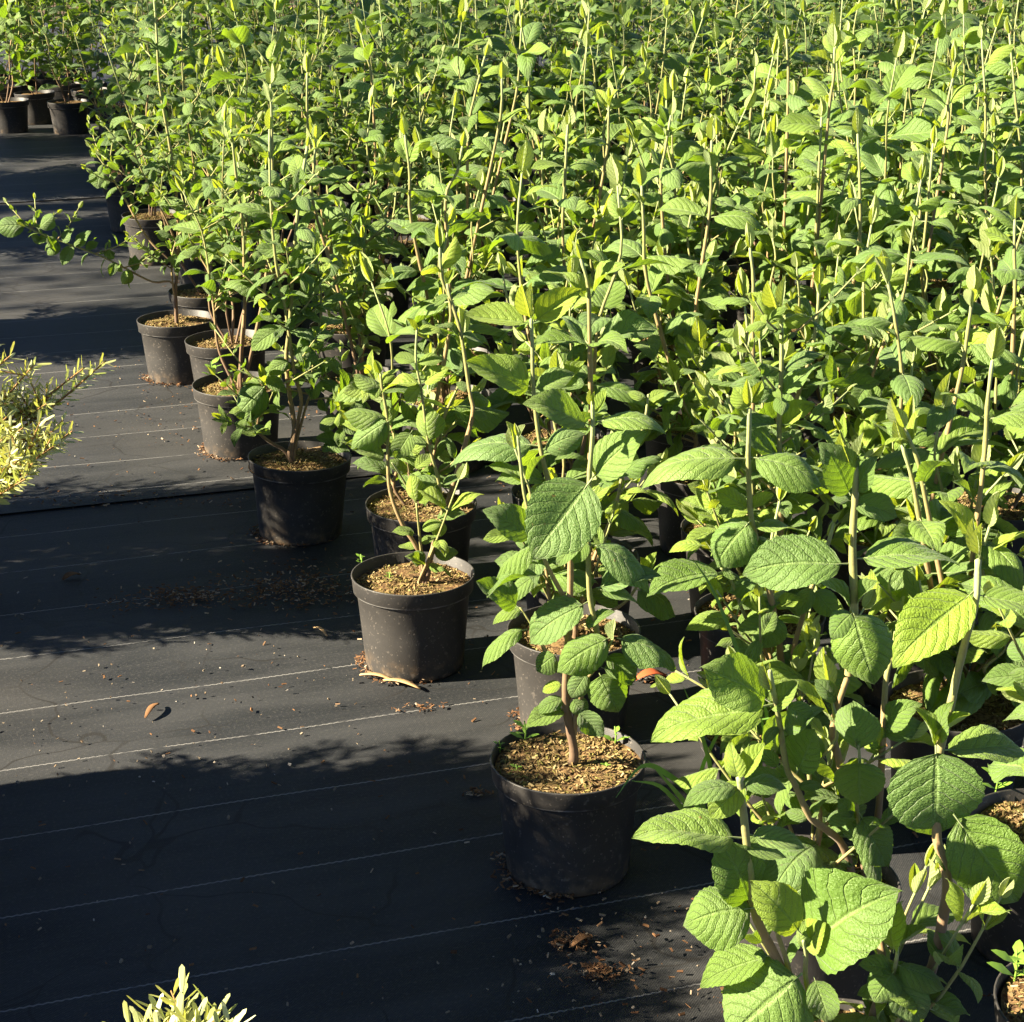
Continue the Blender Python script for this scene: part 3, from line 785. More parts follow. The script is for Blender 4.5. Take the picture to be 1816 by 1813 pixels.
                      (FULL, [(518, 803), (530, 740), (534, 705), (522, 660), (508, 560), (490, 470), (480, 350), (478, 230)], -0.04, 0.0050, 0.0, 1.0),
                      (FULL, [(522, 803), (540, 730), (552, 690), (556, 640), (570, 540), (560, 440)], 0.03, 0.0034, 0.1, 0.9),
                      (FULL, [(505, 800), (480, 785), (458, 765), (460, 735), (468, 700), (470, 670)], -0.03, 0.0042, 0.0, 0.5),
                      (FULL, [(540, 800), (600, 780), (606, 720), (608, 690)], -0.01, 0.0028, 0.2, 0.7)],
   leaves=[(FULL, [(470, 685, 418, 735, .75, .0, 'd'), (466, 725, 430, 742, .6, .0), (470, 670, 510, 695, .6, .1), (606, 690, 572, 672, .6, .1), (600, 740, 558, 760, .6, .05), (604, 745, 640, 770, .7, .1), (600, 780, 560, 775, .6, .0), (600, 782, 570, 800, .6, .0), (575, 785, 620, 800, .6, .0), (606, 700, 650, 720, .6, .15), (500, 580, 440, 620, .5, .0), (505, 570, 560, 555, .5, .05), (514, 640, 470, 660, .6, .0), (520, 620, 570, 640, .6, .0), (535, 600, 590, 590, .6, .0)])], auto=0.062),
 (-4, 8): dict(stems=[(FULL, [(313, 567), (311, 520), (315, 470), (316, 400), (310, 320), (298, 240), (283, 150), (278, 60), (272, -20)], 0.0, 0.0056, 0.0, 1.0),
                      (FULL, [(312, 540), (306, 500), (306, 450), (330, 380), (345, 300)], -0.03, 0.0036, 0.1, 0.9),
                      (FULL, [(308, 505), (270, 500), (220, 475), (180, 455), (130, 436), (75, 416), (45, 402)], -0.05, 0.0034, 0.1, 0.9),
                      (FULL, [(308, 470), (260, 420), (220, 350), (190, 300), (160, 260)], 0.05, 0.0036, 0.1, 0.9),
                      (FULL, [(316, 440), (290, 380), (250, 300), (225, 230)], -0.05, 0.0030, 0.1, 0.9)],
   leaves=[(FULL, [(300, 60, 305, 110, .7, .1, 'd'), (178, 305, 170, 335, 1.2, .0, 'd'), (45, 400, -15, 400, .6, .02, 'd'), (70, 405, 92, 380, .7, .0, 'd'), (60, 412, 62, 445, .5, .1), (105, 428, 80, 455, .6, .05), (110, 430, 130, 405, .6, .0), (90, 420, 60, 430, .5, .2), (135, 436, 160, 410, .6, .0), (130, 435, 110, 470, .5, .1), (150, 442, 175, 430, .5, .1), (85, 418, 100, 445, .6, .3), (200, 462, 190, 440, .6, .3), (205, 465, 195, 490, .6, .2), (232, 480, 215, 505, .7, .3), (240, 482, 235, 455, .6, .2)])], auto=0.045),
}
STEMS_MID = [((1007, 222), (998, 416)), ((1138, 330), (1148, 500)), ((1262, 250), (1258, 380)), ((718, 240), (729, 391)), ((1457, 208), (1447, 430)), ((1521, 238), (1523, 440)), ((1655, 255), (1635, 500)),
             ((1572, 485), (1600, 690)), ((1726, 520), (1703, 670)), ((1453, 505), (1432, 650)), ((1130, 568), (1215, 745)), ((1604, 760), (1640, 880)), ((1600, 790), (1632, 930)), ((1790, 60), (1812, 330)), ((860, 100), (830, 240)), ((925, 50), (915, 170)),
             ((640, 60), (660, 150)), ((545, 130), (550, 260)), ((480, 150), (482, 400)), ((410, 230), (430, 400)), ((165, 60), (172, 180)), ((1395, 70), (1398, 150)), ((1480, 85), (1470, 200)), ((1690, 140), (1680, 230)), ((1190, 205), (1172, 330)), ((820, 260), (790, 360)), ((1080, 175), (1075, 280)), ((890, 140), (880, 250)), ((1340, 120), (1330, 220)), ((780, 440), (800, 560)), ((1030, 460), (1045, 560)), ((1290, 700), (1330, 860)), ((560, 250), (555, 360)), ((1800, 390), (1800, 520)), ((1330, 440), (1335, 560)), ((1760, 640), (1745, 820))]
def hero_plant(key, spec):
    x0, y0 = spots[key]
    rg = random.Random(key[0] * 53 + key[1] * 7 + 900)
    root = potted('potted_viburnum', (x0, y0, 0), rg)
    off = Vector((x0, y0, 0))
    stems, leaves, track = [], [], []
    for (fm, pts, dy, r0, a0, a1) in spec['stems']:
        n = len(pts)
        P = []
        for k, q in enumerate(pts):
            u, v = fm(*q)
            P.append(at_y(u, v, y0 - 0.004 + dy * k / (n - 1)))
        first = P[0].copy()
        if first.z < 0.30 and a0 < 0.2 and (first.xy - Vector((x0, y0))).length < 0.2:
            b = Vector((x0 + (first.x - x0) * 0.35, y0, 0.15))
            P = [b] + P if first.z > 0.18 else [Vector((first.x, first.y, 0.15))] + P[1:]
        path = smooth_path(P, 4)
        m = len(path)
        V, F, A = [], [], []
        loc = [p - off for p in path]
        tube(V, F, A, loc, [r0 * (1 - 0.48 * i / m) * (1 + 0.05 * math.sin(i * 2.1)) for i in range(m)], a0, a1, 8)
        stems.append((V, F, A))
        for p in path: track.append((proj(p), p.y))
        if spec.get('auto'):
            sz = spec['auto']
            shoot(rg, leaves, loc, sz * 1.4, sz * 0.90, start=0.45 if key[0] < 0 else 0.3, tip=a1 > 0.8, dens=0.95)
            for w in range(6 if sz < 0.06 or key[0] < 0 else 3):      # leafy side twigs
                i = rg.randrange(int(m * 0.42), m - 1)
                p = loc[i]; ta = rg.uniform(0, 6.28)
                d = Vector((math.cos(ta), math.sin(ta), rg.uniform(0.2, 1.1))).normalized()
                ln = rg.uniform(0.08, 0.17)
                tp = [p, p + d * ln * 0.5, p + d * ln + Vector((0, 0, 0.015))]
                tube(V, F, A, tp, [0.0022, 0.0018, 0.0012], 0.4, 0.95, 5)
                shoot(rg, leaves, tp, sz * rg.uniform(0.8, 1.1), sz * 0.62, start=0.15, agebase=rg.choice((0.02, 0.1, 0.2)))
    for w in range(spec.get('fill', 0)):                              # low leafy twigs that hide the pot
        V, F, A = stems[w % len(stems)]
        ta = rg.uniform(0, 6.28)
        p = Vector((0.012 * math.cos(ta), 0.012 * math.sin(ta), rg.uniform(0.16, 0.22)))
        d = Vector((math.cos(ta), math.sin(ta), rg.uniform(0.7, 2.2))).normalized()
        ln = rg.uniform(0.12, 0.26)
        tp = smooth_path([p, p + d * ln * 0.5 + Vector((rg.uniform(-.012, .012), rg.uniform(-.012, .012), 0)), p + d * ln + Vector((0, 0, 0.02))], 3)
        tube(V, F, A, tp, [0.0026 - 0.0002 * q for q in range(len(tp))], 0.3, 0.95, 5)
        shoot(rg, leaves, tp, rg.uniform(0.060, 0.085), 0.05, start=0.2, agebase=rg.choice((0.02, 0.1, 0.25)))
    view0 = Vector((0, 0, CAM_H))
    for fm, L in spec['leaves']:
        for lf in L:
            bx, by, tx, ty, w, age = lf[:6]
            kind = lf[6] if len(lf) > 6 else None
            bu, bv = fm(bx, by); tu, tv = fm(tx, ty)
            (_, _), Y = min(track, key=lambda q: (q[0][0] - bu) ** 2 + (q[0][1] - bv) ** 2)
            b = at_y(bu, bv, Y)
            t = at_y(tu, tv, Y)
            flat = (t - b).length
            tilt = (rg.uniform(-0.32, -0.05) if w >= 0.55 else rg.uniform(-0.42, 0.22)) * flat
            if w >= 0.55 and tv > bv: Y -= 0.012; b = at_y(bu, bv, Y)
            t = at_y(tu, tv, Y + tilt)
            d = t - b
            ln = d.length * (1.0 if kind in ('v', 'b') else 1.06)
            view = (view0 - b).normalized()
            ax = d.normalized()
            nv = (view - ax * view.dot(ax)).normalized()
            ne = ax.cross(nv)
            if ne.z < 0 or (abs(ne.z) < 0.35 and ne.dot(SUN_DIR) < 0): ne = -ne
            true = 0.30 if kind == 'b' else (max(0.46, w) if kind == 'v' else max(0.52, w))
            vis = min(1.0, w * flat / max(1e-4, ln) / true)
            n = nv * vis + ne * math.sqrt(max(0.0, 1 - vis * vis))
            leaves.append(mk_leaf(rg, b - off - d * 0.03, d, n, ln, true, age + rg.uniform(-.03, .12), kind or None))
    if spec.get('extra'):
        st, lv = grow(rg, spec['extra'][1], spec['extra'][0], 'tall')
        stems += st; leaves += lv
    put_stems(root, stems)
    put_leaves(root, leaves)
    return root

ORD = 'first second third fourth fifth sixth seventh eighth ninth tenth eleventh twelfth thirteenth fourteenth fifteenth sixteenth seventeenth eighteenth nineteenth twentieth twenty-first twenty-second twenty-third twenty-fourth twenty-fifth twenty-sixth twenty-seventh twenty-eighth twenty-ninth thirtieth thirty-first thirty-second thirty-third thirty-fourth thirty-fifth'.split()
HERO_LABEL = {
 (0, 0): 'viburnum in black pot at front centre, bark-covered soil, large hanging leaf on its stem',
 (1, -2): 'nearest viburnum at lower right with big round wrinkled leaves, pot below the frame',
 (1, -1): 'tall viburnum with dark paired leaves right of the front centre pot, grass tuft beside it',
 (1, 0): 'viburnum with curled pale leaves behind the grass tuft, right of the orange leaf',
 (1, 1): 'viburnum with one very tall straight pale stem, left of the dark paired leaves',
 (0, 1): 'viburnum directly behind the front centre pot, pale upright bud on top',
 (-1, 2): 'small viburnum with bare forked stems in sunlit pot beside pale wood slivers',
 (-2, 4): 'bushy viburnum with forked trunk in shaded black pot left of the bare-stemmed one',
 (-4, 8): 'tall bushy viburnum in sunlit grey-black pot, low branch reaching left over the cloth',
 (-1, 3): 'viburnum whose shaded pot stands right behind the bare-stemmed sunlit one',
 (-3, 6): 'viburnum in half-lit dusty pot with a bright weed on its soil',
 (2, -2): 'pot cut off by the lower right corner with a small weed on its bark',
 (2, -1): 'viburnum at the right edge behind the big round wrinkled leaf, bark soil showing',
 (2, 0): 'viburnum at right directly behind the bright lime hanging leaf',
}
MID = {}
for tip, low in STEMS_MID:
    best = None
    for k, (x, y) in spots.items():
        if k in HERO and k not in ((0, 1),): continue
        z = at_y(*tip, y).z
        xl = at_y(*low, y).x
        cost = abs(xl - x) / 0.07 + abs(z - height_at(y)) / 0.09 + 0.6 * len(MID.get(k, []))
        if best is None or cost < best[0]: best = (cost, k)
    if best[0] < 4.0: MID.setdefault(best[1], []).append((tip, low))

FAR_Y = 6.6
# far shrubs: eleven shapes whose foliage is joined, repeated with turns and sizes
FARS = []
for q in range(11):
    rg = random.Random(400 + q)
    TONE[0] = q / 10
    st, lv = grow(rg, rg.uniform(0.74, 1.08), rg.randint(2, 3), 'tall' if q % 4 else 'bushy')
    for lf in lv: lf.col = (lf.col[0] * (0.55 if lf.kind != 'b' else 0.8), lf.col[1] * 0.8, lf.col[2], 1.0)
    SM = [mesh('stem', v, f, M_STEM, attrs={'age': a}) for v, f, a in st]
    FARS.append((SM, join_leaves(lv)))

order = sorted(spots, key=lambda k: spots[k][1])
REST = order[300:]
rest = {k: spots.pop(k) for k in REST}
rows = {}
for (i, j) in spots: rows.setdefault(j, []).append(i)
jmin = min(rows)
n_leaf = 0
for key in sorted(spots, key=lambda k: (k[1], k[0])):
    i, j = key
    x, y = spots[key]
    rg = random.Random(i * 131 + j * 17 + 3)
    TONE[0] = 0.6 if key in HERO else rg.random()
    nth = i + (j // 2 if j >= 0 else -((-j) // 2)) if j >= 0 else i - (-j + 1) // 2
    if key in HERO:
        HERO[key]['fill'] = {(1, -2): 5, (1, -1): 6, (1, 0): 7, (1, 1): 7, (0, 1): 4, (-1, 2): 1}.get(key, 0)
        HERO[key]['extra'] = {(1, -1): (1, 0.42), (1, 0): (2, 0.50), (1, 1): (2, 0.62), (0, 1): (1, 0.50)}.get(key)
        root = hero_plant(key, HERO[key])
    elif y < FAR_Y:
        root = potted('potted_viburnum', (x, y, 0), rg)
        style = 'bushy' if (i <= -2 and rg.random() < 0.75) else 'tall'
        stems, leaves = [], []
        for tip, low in MID.get(key, []):
            t = at_y(*tip, y) - Vector((x, y, 0)); l = at_y(*low, y) - Vector((x, y, 0))
            base = Vector((rg.uniform(-.01, .01), rg.uniform(-.01, .01), 0.155))
            path = smooth_path([base, base.lerp(l, 0.5) + Vector((rg.uniform(-.012, .012), rg.uniform(-.012, .012), 0)), l, l.lerp(t, 0.55) + Vector((rg.uniform(-.006, .006), 0, 0)), t], 4)
            V, F, A = [], [], []
            m = len(path)
            tube(V, F, A, path, [0.0048 * (1 - 0.48 * q / m) * (1.2 if q % 3 == 0 and q else 0.96) for q in range(m)], 0.1, 1.0, 7)
            stems.append((V, F, A))
            shoot(rg, leaves, path, rg.uniform(0.095, 0.118), rg.uniform(0.075, 0.095), start=0.35, dens=0.95)
        small = key in ((2, -2),)
        st, lv = grow(rg, height_at(y) * (rg.uniform(0.66, 0.86) if MID.get(key) else rg.uniform(0.68, 1.12)), rg.randint(2, 4) if i < 1 else rg.randint(3, 4), style)
        if small: st, lv = [], []
        put_stems(root, stems + st)
        put_leaves(root, leaves + lv)
    else:
        root = potted('potted_viburnum', (x, y, 0), rg, bark=False)
        SM, fo = FARS[rg.randrange(11)]
        a, s = rg.uniform(0, 6.28), rg.uniform(0.78, 1.14)
        for me in SM:
            o = link('stem', me, root); o.rotation_euler = (0, 0, a); o.scale = (s, s, s); o.location = (0, 0, 0.155 * (1 - s))
        o = link('foliage', fo, root); o.rotation_euler = (0, 0, a); o.scale = (s, s, s); o.location = (0, 0, 0.155 * (1 - s))
        tag(o, kind='stuff')
    row_is = sorted(rows[j])
    label = HERO_LABEL.get(key) or ('leafy viburnum in black pot, %s from the left end of the %s row back' % (ORD[row_is.index(i)], ORD[j - jmin]))
    tag(root, label, 'potted shrub', 'viburnum shrubs standing in rows of black pots')

if rest:      # rows too far back to tell apart: one mass
    VV, FF, UU, TT, k0 = [], [], [], [], 0
    for key, (x, y) in rest.items():
        rg = random.Random(key[0] * 131 + key[1] * 17 + 3)
        me = FARS[rg.randrange(11)][1]
        n = len(me.vertices)
        v = np.empty(n * 3, dtype=np.float32); me.vertices.foreach_get('co', v); v = v.reshape(-1, 3)
        a, s = rg.uniform(0, 6.28), rg.uniform(0.9, 1.2)
        ca, sa = math.cos(a), math.sin(a)
        VV.append(np.stack([(v[:, 0] * ca - v[:, 1] * sa) * s + x, (v[:, 0] * sa + v[:, 1] * ca) * s + y, v[:, 2] * s], 1))
        FF += [tuple(i + k0 for i in p.vertices) for p in me.polygons]
        t = np.empty(n * 4, dtype=np.float32); me.attributes['tint'].data.foreach_get('color', t)
        TT.append(t.reshape(-1, 4)); UU.append(np.tile([0.3, 0.5], (n, 1)))
        k0 += n
    o = link('far_viburnum_rows', mesh('far_viburnum_rows', np.concatenate(VV), FF, M_LEAFJ, uv=np.concatenate(UU), attrs={'tint': np.concatenate(TT)}))
    tag(o, 'furthest rows of viburnum foliage merging into one mass', 'shrubs', kind='stuff')
print('PLANTS', len(spots), 'REST', len(rest))

# ------------------------------------------------------------------ needle-leaved shrubs on the left of the aisle
def needles(rg, V, F, T, path, ln, gap, gold):
    L = 0.0
    az = rg.uniform(0, 6.28)
    for a, b in zip(path, path[1:]):
        seg = (b - a); sl = seg.length
        if sl < 1e-5: continue
        d = seg / sl
        e = d.cross(Vector((0.2, 0.1, 1)));
        if e.length < 1e-3: e = d.cross(Vector((1, 0, 0)))
        e.normalize(); e2 = d.cross(e)
        s = 0.0
        while s < sl:
            az += 2.4
            out = e * math.cos(az) + e2 * math.sin(az)
            nd = (out * rg.uniform(0.75, 1.0) + d * rg.uniform(0.55, 1.0)).normalized()
            l = ln * rg.uniform(0.7, 1.2); w = l * 0.105
            p = a + d * s
            side = nd.cross(out)
            if side.length < 1e-3: side = nd.cross(e)
            side.normalize()
            up = side.cross(nd)
            k = len(V)
            V += [p, p + nd * l * 0.5 + side * w + up * 0.0006, p + nd * l * 0.9 + side * w * 0.7, p + nd * l, p + nd * l * 0.9 - side * w * 0.7, p + nd * l * 0.5 - side * w + up * 0.0006]
            F += [(k, k + 1, k + 2, k + 3), (k, k + 3, k + 4, k + 5)]
            g_ = min(1, max(0, gold + rg.uniform(-.3, .3)))
            T += [(g_, rg.random() ** 2, 0, 1)] * 6
            s += gap * rg.uniform(0.7, 1.3)

def yew(name, base, pot_k, pot_kz, height, crown, nbr, seed, label, tips=(), ln=0.024, gap=0.0026, sprig=1.0, skirt=0.3):
    rg = random.Random(seed)
    root = link(name, None, None, base)
    link('pot', pot_mesh(pot_k, pot_kz), root)
    s = link('soil', SOIL[0], root); s.scale = (pot_k, pot_k, pot_kz)
    top = 0.155 * pot_kz
    V, F, T = [], [], []
    tv, tf, ta = [], [], []
    off = Vector(base)
    paths = []
    for q in range(nbr):
        th = rg.uniform(0, 6.28); h = top + (height - top) * rg.uniform(skirt, 1.0)
        f = (h - top) / (height - top)
        rr = crown * math.sqrt(rg.random()) * (1.0 - 0.35 * f)
        tip = Vector((rr * math.cos(th), rr * math.sin(th), h))
        st_ = Vector((tip.x * 0.15, tip.y * 0.15, top + (h - top) * rg.uniform(0.15, 0.55)))
        paths.append([st_, st_.lerp(tip, 0.5) + Vector((0, 0, -0.01)), tip])
    for (u, v, yy) in tips:
        tip = at_y(u, v, yy) - off
        st_ = Vector((tip.x * 0.45, tip.y * 0.45, max(top, tip.z - rg.uniform(0.10, 0.20))))
        paths.append([st_, st_.lerp(tip, 0.55) + Vector((0, 0, -0.012)), tip])
    trunk = [Vector((0, 0, top * 0.9)), Vector((0.01, 0, top + (height - top) * 0.4)), Vector((0, 0.01, top + (height - top) * 0.85))]
    tube(tv, tf, ta, smooth_path(trunk, 3), [0.011 * (1 - 0.09 * i) for i in range(7)])
    for p in paths:
        pp = smooth_path(p, 4)
        tube(tv, tf, ta, pp, [0.0032 * (1 - 0.65 * i / len(pp)) for i in range(len(pp))], n=4)
        needles(rg, V, F, T, pp[2:], ln, gap, 0.60)
        # side sprigs
        for w in range(rg.randint(2, 4)):
            i = rg.randrange(2, len(pp) - 1)
            d = Vector((rg.uniform(-1, 1), rg.uniform(-1, 1), rg.uniform(0.2, 1.2))).normalized()
            l2 = rg.uniform(0.03, 0.07) * sprig
            sp = [pp[i], pp[i] + d * l2 * 0.5, pp[i] + d * l2]
            tube(tv, tf, ta, sp, [0.0016, 0.0013, 0.0009], n=4)
            needles(rg, V, F, T, sp, ln * 0.9, gap, 0.72)
    link('branch', mesh('branch', tv, tf, M_TWIG), root)
    o = link('needles', mesh('needles', V, F, M_NEEDLE, False, attrs={'tint': T}), root)
    tag(o, kind='stuff')
    tag(root, label, 'potted shrub', 'golden needle-leaved shrubs left of the aisle')

LT = [(188, 640, 3.12), (150, 652, 3.12), (62, 645, 3.1), (18, 632, 3.1), (128, 765, 3.05), (112, 745, 3.1), (58, 822, 3.0), (92, 700, 3.12), (8, 700, 3.1), (22, 858, 2.98), (42, 758, 3.05), (4, 780, 3.0), (30, 690, 3.15), (70, 780, 3.05), (-15, 820, 3.0), (-20, 660, 3.15), (95, 792, 3.02), (35, 815, 2.98), (12, 740, 3.05), (60, 720, 3.12), (-10, 610, 3.2), (85, 745, 3.08), (45, 850, 2.95)]
yew('golden_yew', (-1.20, 3.16, 0), 1.25, 1.3, 0.62, 0.28, 110, 5, 'golden needle-leaved shrub reaching in at the left edge', LT, ln=0.028, gap=0.0038, skirt=0.35)
BT = [(323, 1770, 1.47), (383, 1790, 1.45), (270, 1800, 1.46), (231, 1825, 1.44), (410, 1814, 1.43), (342, 1812, 1.42), (298, 1797, 1.47), (361, 1822, 1.42), (255, 1837, 1.42), (313, 1822, 1.42), (395, 1837, 1.40), (285, 1842, 1.4)]
yew('golden_yew', (-0.325, 1.42, 0), 0.95, 0.95, 0.20, 0.06, 14, 6, 'golden needle-leaved shrub whose tips poke up at the bottom edge', BT, ln=0.032, gap=0.0046, sprig=0.45)
yew('golden_yew', (-1.33, 2.10, 0), 2.9, 2.45, 0.86, 0.42, 460, 7, 'largest added unseen golden shrub in a wide tub, just outside the left edge', ln=0.036, gap=0.0042, skirt=0.15)  # this and the following shrubs are unseen, invented to cast the ground shade
yew('golden_yew', (-1.32, 1.72, 0), 2.0, 2.0, 0.84, 0.30, 200, 12, 'added unseen golden shrub in a wide tub beside the camera', ln=0.036, gap=0.0042, skirt=0.15)
yew('golden_yew', (-1.85, 3.10, 0), 2.0, 1.9, 1.06, 0.36, 230, 8, 'tall added unseen golden shrub behind the one at the left edge', ln=0.036, gap=0.0042, skirt=0.15)
yew('golden_yew', (-1.90, 3.52, 0), 2.0, 1.9, 1.08, 0.35, 220, 13, 'tall added unseen golden shrub next along the left side of the aisle', ln=0.036, gap=0.0042, skirt=0.15)
yew('golden_yew', (-2.15, 5.25, 0), 2.0, 1.9, 1.0, 0.46, 420, 9, 'added unseen golden shrub far down the left side of the aisle', ln=0.036, gap=0.0042, skirt=0.15)
yew('golden_yew', (-2.62, 6.78, 0), 2.0, 1.9, 1.3, 0.56, 460, 10, 'added unseen golden shrub second to last down the left side of the aisle', ln=0.036, gap=0.0045, skirt=0.15)
yew('golden_yew', (-3.0, 8.0, 0), 2.0, 1.9, 1.35, 0.60, 460, 14, 'added unseen golden shrub furthest down the left side of the aisle', ln=0.036, gap=0.0045, skirt=0.15)

yew('golden_yew', (-3.75, 9.0, 0), 2.0, 1.9, 1.4, 0.60, 420, 15, 'added unseen golden shrub at the very end of the left side of the aisle', ln=0.036, gap=0.0045, skirt=0.15)

# ------------------------------------------------------------------ invented trees left of the beds, outside the frame, added to shade the far rows
M_TREELEAF = plain('tree_leaf', (0.07, 0.12, 0.03), 0.6, 0.3, 0.3, 30)
M_TREEBARK = plain('tree_bark', (0.14, 0.11, 0.08), 0.9, 0.2, 0.6, 25)
def tree(x, y, h, cr, seed, label, nclump=85):
    rg = random.Random(seed)
    root = link('added_shade_tree', None, None, (x, y, 0))
    V, F, A = [], [], []
    top = Vector((rg.uniform(-.2, .2), rg.uniform(-.2, .2), h * 0.82))
    trunk = smooth_path([Vector((0, 0, -0.03)), Vector((0.05, 0.03, h * 0.3)), Vector((-0.04, 0.05, h * 0.6)), top], 4)
    tube(V, F, A, trunk, [0.13 * (1 - 0.075 * i) for i in range(len(trunk))], n=9)
    cl = []
    for k in range(nclump):
        f = rg.uniform(0.36, 1.0); a = rg.uniform(0, 6.28); r = cr * math.sqrt(rg.random()) * math.sin(math.pi * min(1, 0.25 + 0.72 * (f - 0.3) / 0.7)) ** 0.6
        c = Vector((r * math.cos(a), r * math.sin(a), h * f)); cl.append(c)
        if k % 3 == 0:
            i = min(len(trunk) - 2, int(len(trunk) * max(0.25, f * 0.8)))
            p = trunk[i]
            tube(V, F, A, [p, p.lerp(c, 0.55) + Vector((0, 0, -0.08)), c], [0.035, 0.022, 0.008], n=5)
    link('trunk', mesh('trunk', V, F, M_TREEBARK), root)
    V, F = [], []
    for c in cl:
        s = rg.uniform(0.22, 0.42)
        for q in range(70):
            p = c + Vector((rg.gauss(0, s), rg.gauss(0, s), rg.gauss(0, s * 0.7)))
            d = Vector((rg.uniform(-1, 1), rg.uniform(-1, 1), rg.uniform(-.8, .5))).normalized(); e = d.cross(Vector((rg.uniform(-1, 1), rg.uniform(-1, 1), rg.uniform(-1, 1)))).normalized()
            l = rg.uniform(0.07, 0.12); k = len(V)
            V += [p, p + d * l * 0.5 + e * l * 0.32, p + d * l, p + d * l * 0.5 - e * l * 0.32]
            F.append((k, k + 1, k + 2, k + 3))
    o = link('crown', mesh('crown', V, F, M_TREELEAF, False), root); tag(o, kind='stuff')
    tag(root, label, 'tree', 'added unseen shade trees left of the beds')
tree(-8.3, 6.3, 8.6, 2.1, 31, 'nearer added shade tree, unseen beyond the left side of the beds')
tree(-9.6, 9.6, 8.8, 2.1, 32, 'further added shade tree, unseen beyond the left side of the beds')

# ------------------------------------------------------------------ grass tuft, weeds, fallen things
def blade(V, F, pts, w):
    k = len(V)
    for i, p in enumerate(pts):
        d = (pts[min(i + 1, len(pts) - 1)] - pts[max(0, i - 1)]).normalized()
        s = d.cross(Vector((0.25, -1, 0.3))); s.normalize()
        ww = w * (1 - (i / (len(pts) - 1)) ** 2.2) * 0.5 + 0.0002
        V += [p - s * ww, p + s * ww + Vector((0, 0, ww * 0.5))]
    for i in range(len(pts) - 1):
        F.append((k + 2 * i, k + 2 * i + 1, k + 2 * i + 3, k + 2 * i + 2))

gb = Vector((0.315, 2.03, 0.0))
groot = link('grass_tuft', None, None, gb)
GR = [[(1250, 1470), (1225, 1410), (1180, 1372), (1150, 1358), (1125, 1370), (1092, 1415)], [(1255, 1470), (1262, 1380), (1240, 1290), (1212, 1218)], [(1262, 1470), (1290, 1350), (1330, 1285), (1400, 1270)],
      [(1255, 1470), (1228, 1440), (1190, 1395), (1150, 1350)], [(1265, 1470), (1300, 1320), (1318, 1200), (1270, 1060), (1228, 990)], [(1260, 1470), (1240, 1380), (1300, 1250), (1345, 1140)], [(1256, 1475), (1215, 1440), (1170, 1395), (1120, 1385)],
      [(1262, 1470), (1345, 1360), (1360, 1270), (1325, 1180)], [(1250, 1475), (1245, 1440), (1240, 1500)], [(1258, 1470), (1340, 1400), (1380, 1360)], [(1260, 1470), (1350, 1340), (1345, 1250)]]
for q, g_ in enumerate(GR):
    V, F = [], []
    n = len(g_)
    P = [at_y(u, v, 2.03 - 0.10 * k / (n - 1)) - gb for k, (u, v) in enumerate(g_)]
    P[0] = Vector((0.004 * (q - 5), 0.002 * q, 0.002)) if P[0].z < 0.05 else P[0]
    blade(V, F, smooth_path(P, 4), 0.0062)
    link('grass_blade', mesh('grass_blade', V, F, M_GRASS), groot)
tag(groot, 'tuft of long green grass beside the front right pots', 'grass')

def weed(base, h, n, seed, label):
    rg = random.Random(seed)
    root = link('weed_seedling', None, None, base)
    V, F, A = [], [], []
    tube(V, F, A, [Vector((0, 0, -0.004)), Vector((0.002, 0, h * 0.5)), Vector((0, 0.003, h))], [0.0016, 0.0013, 0.001], n=5)
    link('stalk', mesh('stalk', V, F, M_WEED), root)
    for k in range(n):
        z = h * (0.25 + 0.75 * (k // 2) / max(1, n // 2)); a = k * math.pi + (k // 2) * 1.4 + rg.uniform(-.3, .3)
        l = h * rg.uniform(0.45, 0.75)
        d = Vector((math.cos(a), math.sin(a), 0.55)); s = Vector((-math.sin(a), math.cos(a), 0)) * l * 0.28
        p = Vector((0, 0, min(z, h)))
        v = [p, p + d * l * 0.45 + s, p + d * l * 0.45 - s + Vector((0, 0, .001)), p + d * l * 0.8 + s * 0.6 - Vector((0, 0, l * .05)), p + d * l * 0.8 - s * 0.6 - Vector((0, 0, l * .05)), p + d * l - Vector((0, 0, l * .12))]
        link('leaf', mesh('leaf', v, [(0, 1, 2), (1, 3, 4, 2), (3, 5, 4)], M_WEED), root)
    tag(root, label, 'weed', 'small weeds on the pot soil')
def on_soil(px, py): 
    p = at_z(px, py, 0.164); return (p.x, p.y, 0.159)
weed(on_soil(376, 672), 0.048, 8, 1, 'bright leafy weed on the half-lit dusty pot')
weed(on_soil(410, 668), 0.022, 6, 2, 'low weed near the stem in the half-lit dusty pot')
weed(on_soil(930, 1315), 0.036, 6, 3, 'reddish green seedling at the back left of the front centre pot')
weed(on_soil(885, 1330), 0.018, 6, 4, 'tiny seedling at the left rim of the front centre pot')
weed(on_soil(1075, 1365), 0.014, 6, 5, 'tiny seedling right of the stem in the front centre pot')
weed(on_soil(915, 1368), 0.014, 6, 6, 'tiny seedling front left on the front centre pot soil')
weed(on_soil(640, 998), 0.020, 6, 7, 'seedling at the left rim of the pot beside pale wood slivers')
weed(on_soil(1090, 1318), 0.030, 4, 8, 'thin pale seedling behind the stem of the front centre pot')
weed(on_soil(1798, 1740), 0.045, 8, 9, 'weed growing in the pot at the lower right corner')
weed(on_soil(1765, 1405), 0.040, 6, 10, 'weed on bark at the right edge behind the big round leaf')
weed(on_soil(690, 1022), 0.012, 6, 13, 'tiny weed on the sunlit bark beside pale wood slivers')

